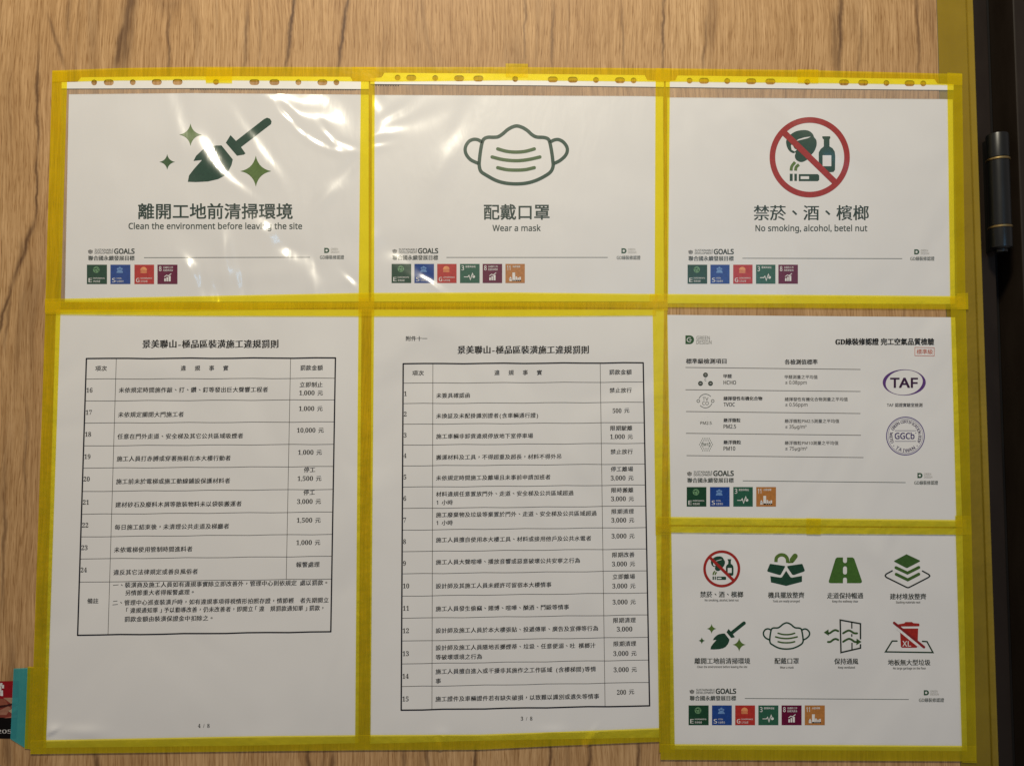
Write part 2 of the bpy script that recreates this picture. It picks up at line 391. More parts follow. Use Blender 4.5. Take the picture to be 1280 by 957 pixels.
    def brush(s, body, x0, x1, cy, em, bold=0.0, k=0.97, rise=0.085):
        """the tables' brush-like face: every character a little smaller than its cell, its strokes rising to the right"""
        adv = [1.0 if ord(c) > 0x2e80 else 0.5 for c in body]; un = (x1-x0)/sum(adv); x = x0
        for c, a in zip(body, adv):
            if c != ' ':
                if c not in _glyph:
                    g = Ink().text(c, 0, None, 0, 1.0, mid=0.38); w = [p[0] for p in g.v]
                    h = [p[1] for p in g.v]; dy = (min(h)+max(h))/2 if c in '、，。' else 0.0
                    _glyph[c] = ([(a_, b_-dy) for a_, b_ in g.v], g.f, (min(w)+max(w))/2)
                gv, gf, gm = _glyph[c]
                punct = c in '、，。「」'
                ox = x+un*a*0.5
                for q, sh in enumerate((-1, 1) if bold and em < 12 else (-1, 0, 1) if bold else (0,)):
                    i = s.pts([(ox+(p[0]-gm)*un*k+sh*bold*em, cy+p[1]*em*k-(p[0]-gm)*em*rise) for p in gv])
                    for j in range(i, len(s.v)): s.dz[j] = q*0.000006
                    for f in gf: s.face([i+j for j in f])
            x += un*a
        return s
    def arc_text(s, body, cx, cy, r, a0, a1, em, inside=False, bold=0.01):
        n = len(body)
        for k, ch in enumerate(body):
            if ch == ' ': continue
            a = math.radians(a0+(a1-a0)*k/max(1, n-1))
            g = Ink().text(ch, 0, None, 0, em, bold, mid=0.34)
            w = max(p[0] for p in g.v); x, y = cx+r*math.cos(a), cy+r*math.sin(a)
            t = a+math.pi/2 if not inside else a-math.pi/2
            i = s.pts([(x+(p[0]-w/2)*math.cos(t)-p[1]*math.sin(t), y+(p[0]-w/2)*math.sin(t)+p[1]*math.cos(t)) for p in g.v])
            for f in g.f: s.face([i+j for j in f])
        return s
    def xf(s, fn): s.v = [fn(*p) for p in s.v]; return s
    def build(s, name, m, parent, y):
        v = s.v
        if s.warp: v = [s.warp(*p) for p in v]
        return mesh(name, [P(a, b, y-s.dz.get(i, 0)) for i, (a, b) in enumerate(v)], s.f, m, parent)
def catmull(p, closed, n):
    out = []; m = len(p)
    for k in range(m if closed else m-1):
        g = (lambda j: p[j % m]) if closed else (lambda j: p[max(0, min(m-1, j))])
        a, b, c, d = g(k-1), g(k), g(k+1), g(k+2)
        for j in range(n):
            t = j/n
            out.append(tuple(0.5*((2*b[i])+(-a[i]+c[i])*t+(2*a[i]-5*b[i]+4*c[i]-d[i])*t*t+(-a[i]+3*b[i]-3*c[i]+d[i])*t**3) for i in (0, 1)))
    if not closed: out.append(p[-1])
    return out
def zz(k, bx, by): return lambda x, y: (bx+x/k, by+y/k)          # pixels of an enlarged view -> photograph pixels
def zl(k, bx, by, pts): return [(bx+x/k, by+y/k) for x, y in pts]

def grid_sheet(name, top, bottom, nx, nz, y, m, parent=None, disp=None):
    """a thin sheet between a top and a bottom polyline given in photograph pixels"""
    def at(pl, t):
        L = [0]
        for a, b in zip(pl, pl[1:]): L.append(L[-1]+math.dist(a, b))
        d = t*L[-1]
        for k in range(len(pl)-1):
            if d <= L[k+1] or k == len(pl)-2:
                s = (d-L[k])/(L[k+1]-L[k]); return tuple(pl[k][i]+(pl[k+1][i]-pl[k][i])*s for i in (0, 1))
    V = []; Fc = []
    for j in range(nz+1):
        for i in range(nx+1):
            a, b = at(top, i/nx), at(bottom, i/nx); t = j/nz
            px, py = a[0]+(b[0]-a[0])*t, a[1]+(b[1]-a[1])*t
            V.append(P(px, py, y - (disp(px, py) if disp else 0)))
    for j in range(nz):
        for i in range(nx):
            a = j*(nx+1)+i; Fc.append((a, a+nx+1, a+nx+2, a+1))
    return mesh(name, V, Fc, m, parent, smooth=True)

# ------------------------------------------------------------------ door, edge, frame, hinge
def box(name, x0, x1, y0, y1, z0, z1, m, parent, bev=0.0):
    v = [(x, y, z) for x in (x0, x1) for y in (y0, y1) for z in (z0, z1)]
    f = [(0, 1, 3, 2), (4, 6, 7, 5), (0, 4, 5, 1), (2, 3, 7, 6), (0, 2, 6, 4), (1, 5, 7, 3)]
    o = mesh(name, v, f, m, parent)
    if bev:
        b = o.modifiers.new('bevel', 'BEVEL'); b.width = bev; b.segments = 3
    return o
ZT, ZB = 0.95, -0.95
xe = (P(1170, 20).x+P(1200, 930).x)/2              # where the veneer ends
xf_ = (P(1208, 70).x+P(1239, 900).x)/2             # front face of the metal edge ends
xg = (P(1218, 70, -0.001).x+P(1248, 900, -0.001).x)/2
door = empty('wooden_door', (0, 0, ZB), 'oak veneer door leaf that carries all the taped notices', 'door')
box('door_panel', -1.0, xe, 0.0, 0.035, ZB, ZT, WOOD, door)
xgr = xf_+.0018
sec = [(xe+.0002, 0.001), (xf_, 0.001), (xf_+.0007, 0.0045), (xgr, 0.0010), (xg, 0.0004), (xg, 0.036), (xe+.0002, 0.036)]
ns = len(sec)
mesh('edge_trim', [(x, y, ZB) for x, y in sec]+[(x, y, ZT) for x, y in sec],
     [(k, (k+1) % ns, (k+1) % ns+ns, k+ns) for k in range(ns)]+[tuple(range(ns))[::-1], tuple(range(ns, 2*ns))], BRONZE, door)
ts = [(xe+.0006, -0.0002), (xf_-.0002, -0.0002), (xf_+.0008, 0.0016), (xgr, -.0003), (xg-.0002, -0.0008)]
et = mesh('edge_tape', [(x, y, ZB+.05) for x, y in ts]+[(x, y, ZT-.05) for x, y in ts], [(k, k+1, k+6, k+5) for k in range(4)], ETAPE)
tag(et, 'long translucent yellow tape covering the dark metal edge of the door', 'tape')

frame = empty('door_frame', (xg+.05, 0.03, ZB), 'dark brown steel door frame with stepped profile at the right', 'door frame')
xa = P(1219, 100, 0.02).x; xb = P(1229, 60, 0.02).x; xc = P(1249, 60, .03).x; xd = P(1265, 40, -0.004).x
box('inner_jamb', xg+.0004, xb+.003, 0.016, 0.06, ZB, ZT, FRAMEG, frame, .001)
box('gap_shade', xb+.0035, xc, 0.034, 0.06, ZB, ZT, GAPM, frame)  # back of the open gap, its shade painted in as black
box('stop_bead', xc+.0003, xc+.0025, 0.026, 0.06, ZB, ZT, FRAMEG, frame, .0006)
box('rebate', xc+.003, xd+.002, 0.034, 0.06, ZB, ZT, GAPM, frame)  # recess in the same black, gap shade put into the colour
box('outer_jamb', xd+.0023, xd+.30, -0.004, 0.06, ZB, ZT, FRAMEO, frame, .0015)

def lathe(name, prof, c, m, parent, n=40):
    V = []; Fc = []
    for r, z in prof:
        for k in range(n):
            a = 2*math.pi*k/n; V.append((c.x+r*math.cos(a), c.y+r*math.sin(a), z))
    for j in range(len(prof)-1):
        for k in range(n):
            a, b = j*n+k, j*n+(k+1) % n; Fc.append((a, b, b+n, a+n))
    Fc.append(tuple(range(n))[::-1]); Fc.append(tuple(range((len(prof)-1)*n, len(prof)*n)))
    o = mesh(name, V, Fc, m, parent, smooth=True)
    md = o.modifiers.new('edges', 'EDGE_SPLIT'); md.split_angle = math.radians(40)
    return o
HY = -0.006
hc = (P(1248, 170, HY)+P(1256, 306, HY))/2; hc.y = HY+.004
def HZ(py): return P(1252, py, HY-.006).z
hin = empty('door_hinge', (hc.x, hc.y, HZ(314)), 'black barrel hinge with two thin brass rings beside the door edge', 'hinge')
R = 13.2*0.0008
lathe('knuckle', [(R*.80, HZ(163.5)), (R*.97, HZ(164.6)), (R, HZ(166)), (R, HZ(194))][::-1], hc, HINGEM, hin)
lathe('knuckle', [(R*.97, HZ(279.5)), (R*.97, HZ(198.2))], hc, HINGEM, hin)
lathe('knuckle', [(R*.80, HZ(309)), (R*.98, HZ(307)), (R, HZ(305)), (R, HZ(283.2))], hc, HINGEM, hin)
lathe('brass_ring', [(R*1.0, HZ(197.6)), (R*1.05, HZ(197)), (R*1.05, HZ(195.3)), (R*1.0, HZ(194.7))], hc, BRASS, hin)
lathe('brass_ring', [(R*1.0, HZ(282.8)), (R*1.05, HZ(282.2)), (R*1.05, HZ(280.5)), (R*1.0, HZ(279.9))], hc, BRASS, hin)
lathe('pin_end', [(R*.45, HZ(313.5)), (R*.58, HZ(312.6)), (R*.58, HZ(309.3))], hc, HINGEM, hin)
box('hinge_leaf', hc.x-.004, hc.x-.001, hc.y+R*.7, 0.033, HZ(308), HZ(166), HINGEM, hin)

# ------------------------------------------------------------------ the paper sheets
YP, YI = -0.0003, -0.00042
def paper(name, label, cat, top, bottom, film=0, seed=1, disp=None, group='printed notices taped to the door'):
    c = P(sum(p[0] for p in bottom)/len(bottom), sum(p[1] for p in bottom)/len(bottom), YP)
    t = empty(name, c, label, cat, group)
    w = abs(top[0][0]-top[-1][0]); h = abs(top[0][1]-bottom[0][1])
    grid_sheet('paper_sheet', top, bottom, int(w/(2.5 if disp else 5)), int(h/(2.5 if disp else 5)), YP, printed('paper', WHITE, film, seed), t, disp)
    return t
def put(t, film, seed):
    """returns a function that lays a piece of print on sheet t"""
    def f(ink, name, col, layer=0): return ink.build(name, printed('ink', col, film, seed), t, YI-layer*0.00006)
    return f

EN = {'E': ('ENVIRONMENTAL', '環境保護', TGREEN), 'S': ('SOCIAL', '社會責任', BLUE), 'G': ('GOVERNANCE', '公司治理', TRED)}
NUM = {'3': (T3, ('健康與福祉',)), '8': (DRED, ('合適的工作', '及經濟成長')), '11': (T11, ('永續城鄉',))}
PALE = (0.58, 0.565, 0.545)
def tile(pr, kind, x0, y0, x1, y1, film, seed):
    w, h = x1-x0, y1-y0; X = lambda u: x0+u*w; Y = lambda v: y0+v*h
    if kind in EN:
        a, b, col = EN[kind]
        base = pr(Ink().rect(x0, y0, x1, y1), 'goal_tile', col)
        k = Ink().text(kind, X(.09), X(.25), Y(.80), h*.30, .02).text(a, X(.31), X(.90) if kind != 'S' else X(.56), Y(.70), h*.10, .01).text(b, X(.31), X(.66), Y(.86), h*.12, 0)
        tone = {'E': (0.12, 0.24, 0.12), 'S': (0.12, 0.22, 0.42), 'G': (0.62, 0.25, 0.10)}[kind]
        e = Ink()
        if kind == 'E': e.ring(X(.47), Y(.26), h*.10, h*.165, 24).stroke([(X(.36), Y(.22)), (X(.45), Y(.28)), (X(.56), Y(.2))], h*.05).stroke([(X(.42), Y(.36)), (X(.5), Y(.30)), (X(.57), Y(.33))], h*.05)
        if kind == 'S': e.disc(X(.47), Y(.17), h*.06).disc(X(.37), Y(.22), h*.05).disc(X(.57), Y(.22), h*.05).ring(X(.47), Y(.43), 0.02, h*.17, 24, 180, 360)
        if kind == 'G':
            e.ring(X(.47), Y(.28), 0.02, h*.17, 24, 180, 360)
            for j in range(3): e.rect(X(.31), Y(.30+.05*j), X(.63), Y(.33+.05*j))
        o2 = e.build('tile_emblem', printed('ink', tone, film, seed), None, YI-0.00006)
    else:
        col, words = NUM[kind]
        base = pr(Ink().rect(x0, y0, x1, y1), 'goal_tile', col)
        k = Ink().text(kind, X(.08), X(.20) if kind != '11' else X(.25), Y(.21), h*.34, .01)
        xs = .28 if kind != '11' else .36
        for j, wd in enumerate(words): k.text(wd, X(xs), X(xs+.52 if len(words) == 1 and kind == '3' else xs+.50 if kind == '8' else xs+.40), Y(.14+.15*j), h*.12, .01)
        e = Ink()
        if kind == '3':
            e.stroke([(X(.22), Y(.68)), (X(.40), Y(.68)), (X(.46), Y(.60)), (X(.53), Y(.82)), (X(.60), Y(.60)), (X(.64), Y(.50)), (X(.68), Y(.62))], h*.04)
            e.disc(X(.70), Y(.67), h*.07)
        if kind == '8':
            for a, b, t in ((.34, .42, .70), (.45, .53, .64), (.56, .66, .58)): e.rect(X(a), Y(t), X(b), Y(.86))
            e.stroke([(X(.36), Y(.62)), (X(.46), Y(.54)), (X(.54), Y(.58)), (X(.68), Y(.47))], h*.04)
        if kind == '11':
            for a, b, t in ((.20, .32, .78), (.36, .50, .45), (.52, .60, .66), (.62, .70, .72), (.72, .80, .68)): e.rect(X(a), Y(t), X(b), Y(.90))
            e.poly([(X(.18), Y(.80)), (X(.26), Y(.66)), (X(.34), Y(.80))]); e.rect(X(.34), Y(.84), X(.80), Y(.90))
        o2 = e.build('tile_emblem', printed('ink', PALE, film, seed), None, YI-0.00006)
    o1 = k.build('tile_text', printed('ink', PALE, film, seed), None, YI-0.00006)
    for o in (o1, o2):
        o.parent = base; o.matrix_parent_inverse = Matrix.Identity(4)
def footer(t, film, seed, hx0, hx1, gy, cy, lx0, lx1, ly0, ly1, gx, ggy, gdx0, gdx1, gdy, tiles, ty0, ty1):
    pr = put(t, film, seed); w = hx1-hx0
    pr(Ink().ring(hx0+w*.045, gy, w*.020, w*.035, 20).disc(hx0+w*.045, gy, w*.014).stroke([(hx0, gy-1), (hx0+.6, gy+2), (hx0+w*.04, gy+3)], .7).stroke([(hx0+w*.09, gy-1), (hx0+w*.085, gy+2), (hx0+w*.05, gy+3)], .7), 'laurel_emblem', GREY)
    pr(Ink().text('SUSTAINABLE', hx0+w*.14, hx0+w*.54, gy-1.6, 3.7, .015).text('DEVELOPMENT', hx0+w*.14, hx0+w*.54, gy+1.9, 3.7, .015).text('GOALS', hx0+w*.565, hx1, gy, 8.6, .035), 'heading_text', (0.035, 0.045, 0.038))
    pr(Ink().text('聯合國永續發展目標', hx0, hx1, cy, 6.6, .03), 'chinese_heading', (0.045, 0.055, 0.048))
    pr(Ink().stroke([(lx0, ly0), (lx1, ly1)], .75, caps=False), 'divider_line', (0.12, 0.13, 0.12))
    g = Ink().holes([[(gx-3.2, ggy-3.2)]+[(gx+3.2*math.cos(a), ggy+3.2*math.sin(a)) for a in [math.radians(-90+12*j) for j in range(16)]]+[(gx-3.2, ggy+3.2)],
                     [(gx-1.6, ggy-1.2), (gx+.3, ggy-1.6), (gx+1.4, ggy), (gx+.2, ggy+1.6), (gx-1.6, ggy+1.1)]])
    pr(g, 'leaf_logo', (0.03, 0.075, 0.04))
    pr(Ink().text('GREEN', gx+5, gx+14, ggy-1.7, 3.6).text('DESIGN', gx+5, gx+15.4, ggy+1.9, 3.6), 'logo_text', FAINT)
    pr(Ink().text('GD綠裝修認證', gdx0, gdx1, gdy, 5.6, .022), 'caption_text', (0.10, 0.11, 0.10))
    for kind, a, b in tiles: tile(pr, kind, a, ty0, b, ty1, film, seed)

# icon shapes, in pixels of enlarged views
def star(ink, cx, cy, r):
    pts = []
    for k in range(4):
        a = math.pi/2*k; b = a+math.pi/2
        tip = (cx+r*math.cos(a), cy+r*math.sin(a)); tip2 = (cx+r*math.cos(b), cy+r*math.sin(b)); q = (cx+r*.16*(math.cos(a)+math.cos(b)), cy+r*.16*(math.sin(a)+math.sin(b)))
        for j in range(7):
            t = j/7; pts.append(tuple((1-t)**2*tip[i]+2*t*(1-t)*q[i]+t*t*tip2[i] for i in (0, 1)))
    return ink.poly(pts)
def broom(pr, fn):
    pr(Ink().poly([(505, 418), (560, 392), (640, 376), (695, 375), (808, 515), (795, 570), (770, 620), (720, 680), (660, 712), (560, 735), (440, 741), (358, 738), (370, 675), (420, 610), (500, 520), (415, 530), (440, 480)]).xf(fn), 'broom_head', GREEN)
    pr(Ink().poly([(785, 272), (840, 330), (1120, 112), (1150, 98), (1180, 108), (1196, 135), (1190, 162), (890, 392), (935, 455), (918, 467), (850, 478), (738, 348)]).xf(fn), 'broom_handle', GREEN)
    for cx, cy, r, c in ((385, 268, 112, LEAF), (152, 540, 78, (0.04, 0.085, 0.03)), (1038, 632, 155, LEAF)): pr(star(Ink(), cx, cy, r).xf(fn), 'sparkle', c)
def mask_icon(pr, fn):
    out = [(635, 108), (560, 140), (500, 190), (450, 222), (400, 228), (340, 228), (300, 245), (280, 280), (262, 370), (250, 470), (248, 530), (265, 590), (320, 630), (420, 685), (520, 715), (640, 725), (760, 715), (860, 685), (950, 640), (1010, 595), (1035, 540), (1033, 480), (1020, 380), (1000, 280), (980, 245), (935, 230), (860, 225), (810, 200), (760, 155), (700, 120)]
    pr(Ink().stroke(out, 37, True, 4).xf(fn), 'mask_outline', GREEN)
    pr(Ink().stroke([(270, 275), (235, 255), (190, 250), (140, 270), (105, 320), (98, 370), (115, 420), (160, 470), (235, 505)], 36, smooth=4).xf(fn), 'ear_loop', GREEN)
    pr(Ink().stroke([(1012, 275), (1045, 258), (1090, 252), (1140, 275), (1180, 325), (1187, 375), (1165, 425), (1110, 475), (1050, 505)], 36, smooth=4).xf(fn), 'ear_loop', GREEN)
    for p in ([(445, 352), (540, 378), (640, 386), (740, 378), (835, 352)], [(385, 438), (500, 466), (640, 478), (770, 466), (895, 438)], [(445, 552), (540, 573), (640, 578), (740, 573), (835, 552)]):
        pr(Ink().stroke(p, 36, smooth=4).xf(fn), 'pleat', (0.045, 0.09, 0.022))
def prohibit(pr, fn):
    pr(Ink().holes([catmull([(290, 245), (350, 210), (430, 197), (490, 207), (530, 240), (545, 275), (570, 310), (570, 370), (545, 430), (510, 470), (480, 510), (430, 540), (390, 543), (350, 520), (335, 480), (345, 440), (320, 448), (280, 428), (250, 380), (240, 320), (260, 280)], True, 3),
        [(345, 318), (375, 296), (440, 276), (512, 266), (480, 285), (420, 300)], [(292, 362), (312, 345), (322, 380), (335, 400), (358, 408), (335, 432), (300, 412)]]).xf(fn), 'betel_nut', GREEN, 0)
    pr(Ink().holes([[(633, 265), (718, 265), (722, 280), (712, 300), (712, 375), (745, 395), (768, 430), (775, 480), (772, 630), (755, 652), (720, 655), (640, 655), (606, 640), (595, 610), (595, 440), (615, 405), (650, 375), (650, 300), (635, 285)], [(637, 470), (732, 470), (732, 590), (637, 590)]]).xf(fn), 'bottle', GREEN, 0)
    pr(Ink().rect(280, 672, 312, 750).rect(330, 672, 358, 750).holes([[(378, 676), (585, 676), (600, 690), (600, 738), (585, 752), (378, 752)], [(398, 698), (490, 698), (490, 730), (398, 730)]]).xf(fn), 'cigarette', GREEN, 0)
    pr(Ink().stroke([(295, 638), (302, 592), (338, 545)], 32, smooth=4, caps=False).stroke([(343, 638), (350, 600), (380, 572)], 32, smooth=4, caps=False).xf(fn), 'smoke', LEAF, 0)
    pr(Ink().ring(497, 493, 375, 436, 96).xf(fn), 'red_ring', RED, 1)
    pr(Ink().stroke([(215, 222), (780, 770)], 66, caps=False).xf(fn), 'red_bar', RED, 1.5)

# sheet 1: broom
n1 = paper('broom_notice', 'white notice with green broom and sparkles, under shiny wrinkled film', 'notice', [(86, 118), (240, 116.5), (461, 118.5)], [(81, 377.5), (461, 377)], 1, 1)
pr = put(n1, 1, 1); broom(pr, zz(8, 190, 135))
pr(Ink().text('離開工地前清掃環境', 173, 365.5, 264, 20.8, .017, 3), 'title_text', (0.016, 0.035, 0.026))
pr(Ink().text('Clean the environment before leaving the site', 160.8, 377.5, 283.5, 10.4, .018), 'english_text', (0.05, 0.065, 0.055))
footer(n1, 1, 1, 110.3, 168, 314, 322.6, 180, 387.5, 322, 321.5, 408.5, 313, 400, 430, 321.5, [('E', 108.6, 133.7), ('S', 138, 163), ('G', 168, 192.6), ('8', 196.8, 221.8)], 330.8, 355)
# sheet 2: mask
n2 = paper('mask_notice', 'white notice with green outlined face mask, middle of the top row', 'notice', [(465, 118.8), (800, 120.3), (829, 120.8)], [(464, 377), (830, 377)], 2, 2)
pr = put(n2, 2, 2); mask_icon(pr, zz(8.533, 570, 145))
pr(Ink().text('配戴口罩', 605, 686.7, 265, 20.6, .017, 3), 'title_text', (0.016, 0.035, 0.026))
pr(Ink().text('Wear a mask', 615.7, 675.7, 284.8, 10.4, .018), 'english_text', (0.05, 0.065, 0.055))
footer(n2, 2, 2, 490.7, 547.5, 313.5, 322, 558, 759.7, 321.7, 321.7, 780, 313.5, 771, 800.5, 322, [('E', 489.5, 514), ('S', 518, 542.5), ('G', 546.5, 570.7), ('3', 575, 599.5), ('8', 603.3, 627.7), ('11', 631.8, 656)], 329.8, 353.7)
# sheet 3: no smoking
n3 = paper('no_smoking_notice', 'white notice with one large red prohibition circle, top right', 'notice', [(834, 122), (1180, 124), (1191, 124.2)], [(834, 379), (1194, 380)], 3, 3)
pr = put(n3, 3, 3); prohibit(pr, zz(8.696, 955, 140))
pr(Ink().brush('禁菸、酒、檳榔', 941.5, 1086.5, 265.9, 20.4, .017, 1.0, 0), 'title_text', (0.016, 0.035, 0.026))
pr(Ink().text('No smoking, alcohol, betel nut', 944.5, 1084, 286.2, 10.4, .018), 'english_text', (0.05, 0.065, 0.055))
footer(n3, 3, 3, 860.7, 917, 314.5, 323, 928, 1127.8, 322.7, 323.2, 1146, 314.8, 1138, 1168, 323.2, [('E', 859.5, 884), ('S', 888, 912), ('G', 916.5, 940.7), ('3', 945, 969.3), ('8', 973, 997.4)], 330.8, 354.6)

# sheets 4 and 5: tables of fines
def homog(src, dst):
    import numpy as np
    A = []; B = []
    for (x, y), (u, v) in zip(src, dst):
        A += [[x, y, 1, 0, 0, 0, -u*x, -u*y], [0, 0, 0, x, y, 1, -v*x, -v*y]]; B += [u, v]
    h = np.linalg.solve(np.array(A, float), np.array(B, float))
    def f(x, y):
        w = h[6]*x+h[7]*y+1
        return ((h[0]*x+h[1]*y+h[2])/w, (h[3]*x+h[4]*y+h[5])/w)
    return f
def table(t, seed, ref, quad, c1, c2, ys, last_full, title, head, rows, em, cxm, notes=()):
    x0, y0, x1, y1 = ref
    wp = homog([(x0, y0), (x1, y0), (x1, y1), (x0, y1)], quad)
    pr0 = put(t, 0, seed)
    def pr(ink, name, col=BLACK):
        ink.warp = wp; return pr0(ink, name, col)
    def seg(a, b, n=12): return [(a[0]+(b[0]-a[0])*k/n, a[1]+(b[1]-a[1])*k/n+(0.35*math.sin(k*1.9+a[1]) if a[0] != b[0] and 0 < k < n else 0)) for k in range(n+1)]
    g = Ink()
    for a, b in (((x0, y0), (x1, y0)), ((x0, y1), (x1, y1)), ((x0, y0), (x0, y1)), ((x1, y0), (x1, y1))):
        g.stroke(seg(a, b), 1.75)
    pr(g, 'table_border', (0.015, 0.015, 0.02))
    g = Ink()
    for y in ys[1:-1]: g.stroke(seg((x0, y), (x1, y)), .62, caps=False)
    g.stroke(seg((c1, y0), (c1, y1)), .62, caps=False)
    g.stroke(seg((c2, y0), (c2, ys[-2] if last_full else y1)), .62, caps=False)
    pr(g, 'table_lines', (0.07, 0.065, 0.06))
    hy = (ys[0]+ys[1])/2
    pr(Ink().brush('項次', (x0+c1)/2-7.5, (x0+c1)/2+7.5, hy-.5, 7.4, .02), 'header_text')
    pr(Ink().brush('違   規   事   實', head, head+60, hy-.5, 7.4, .02), 'header_text')
    pr(Ink().brush('罰款金額', cxm-14.5, cxm+14.5, hy-.5, 7.4, .02), 'header_text')
    for num, ny, lines, amts in rows:
        k = Ink()
        if num: k.text(num, x0+1.2, x0+1.2+(3.4 if len(num) == 1 else 7.6), ny, 8.2, serif=True)
        pr(k, 'row_number'); k = Ink()
        for s, cy in lines:
            xx = c1+4; parts = s
            wdt = sum(1.0 if ord(ch) > 0x2e80 else .5 for ch in s)*em
            k.brush(s, xx, xx+wdt, cy, em*1.0, .02)
        pr(k, 'rule_text'); k = Ink()
        for s, cy in amts:
            wdt = sum(1.0 if ord(ch) > 0x2e80 else .54 if ch != ' ' else .4 for ch in s)*em
            if ord(s[0]) > 0x2e80: k.brush(s, cxm-wdt/2, cxm+wdt/2, cy, em, .02)
            elif '元' in s:
                nn = s.replace(' 元', ''); wn = len(nn)*em*.52; a = cxm-(wn+em*1.4)/2
                k.text(nn, a, a+wn, cy+.4, 8.2, serif=True); k.brush('元', a+wn+em*.45, a+wn+em*1.45, cy, em, .02)
            else: k.text(s, cxm-wdt/2, cxm+wdt/2, cy+.4, 8.2, serif=True)
        pr(k, 'fine_amount')
    return pr, pr0, wp
def crease4(px, py):
    # lifted crease at the lower left corner and slight slack along the bottom edge
    a, b = (58, 919.5), (76, 907.5); d = (b[0]-a[0], b[1]-a[1]); L = math.hypot(*d)
    u = ((px-a[0])*d[0]+(py-a[1])*d[1])/L; v = (-(px-a[0])*d[1]+(py-a[1])*d[0])/L
    h = 0.0017*math.exp(-(v/(1.3 if v > 0 else 7.0))**2)*math.exp(-((u-9)/9.0)**2)
    h += 0.0010*math.exp(-((px-100)/26)**2-((py-914)/7)**2)
    return h if 58 < px and py < 923 else h*0.3
def crease5(px, py):
    return 0.0006*math.exp(-((px-738-(920-py)*.55)/3.5)**2-((py-914)/9)**2)+0.0006*math.exp(-((px-552)/9)**2-((py-917)/7)**2)+0.0006*math.exp(-((px-690)/16)**2-((py-913)/6)**2)
n4 = paper('fines_table_sheet', 'tall sheet with short table of fines and blank lower third, left', 'notice', [(70, 387), (452, 387)], [(54, 934), (320, 931), (448, 928)], 0, 4, crease4)
rows4 = [('16', 488, [('未依規定時間施作敲、打、鑽、釘等發出巨大聲響工程者', 488)], [('立即制止', 482), ('1,000 元', 492.5)]),
    ('17', 516, [('未依規定關閉大門施工者', 519)], [('1,000 元', 512.5)]), ('18', 543.5, [('任意在門外走道、安全梯及其它公共區域吸煙者', 546.5)], [('10,000 元', 540)]),
    ('19', 571.5, [('施工人員打赤膊或穿著拖鞋在本大樓行動者', 574.5)], [('1,000 元', 568)]), ('20', 599.5, [('施工前未於電梯或施工動線鋪設保護材料者', 603)], [('停工', 590), ('1,500 元', 601)]),
    ('21', 628.5, [('建材砂石及廢料木屑等散裝物料未以袋裝搬運者', 632)], [('停工', 618.5), ('3,000 元', 630)]), ('22', 657, [('每日施工結束後，未清理公共走道及梯廳者', 660)], [('1,500 元', 653.5)]),
    ('23', 685, [('未依電梯使用管制時間進料者', 688)], [('1,000 元', 681.5)]), ('24', 712.5, [('違反其它法律規定或善良風俗者', 716)], [('報警處理', 709)])]
pr, pr0, wp = table(n4, 4, (108, 448, 419, 793), [(108, 448), (419.3, 447.2), (413.5, 789), (97, 793.5)], 145, 362.5,
    [448, 474, 501.5, 529.5, 558, 586, 615, 643.5, 671.5, 699, 727.5, 793], True, '', 225, rows4, 7.45, 389)
pr(Ink().text('備註', 118.5, 132, 751, 7, .02), 'remark_heading')
k = Ink()
for s, a, b, cy in (('一、裝潢商及施工人員如有違規事實除立即改善外，管理中心則依規定 處以罰款。', 149, 416, 731.8), ('另情節重大者得報警處理。', 164, 251, 741.5), ('二、管理中心巡查裝潢戶時，如有違規事項得視情形拍照存證，情節輕  者先期開立', 149, 416, 753.6),
                    ('「違規通知單」予以勸導改善，仍未改善者，即開立「違  規罰款通知單」罰款，', 164, 412, 763.3), ('罰款金額由裝潢保證金中扣除之。', 164, 275, 774)): k.brush(s, a, b, cy, 7.4, .02)
pr(k, 'remark_text')
pr0(Ink().brush('景美聯山-極品區裝潢施工違規罰則', 177.5, 348.5, 429.7, 11.4, .036), 'title_text', BLACK)
pr0(Ink().text('4  /  8', 247.5, 262, 906.5, 6.8, serif=True), 'page_number', BLACK)
n5 = paper('fines_table_sheet', 'tall sheet with long table of fines filling it, middle of the lower row', 'notice', [(464.5, 387), (830, 387)], [(462, 929), (600, 925), (824, 921)], 0, 5, crease5)
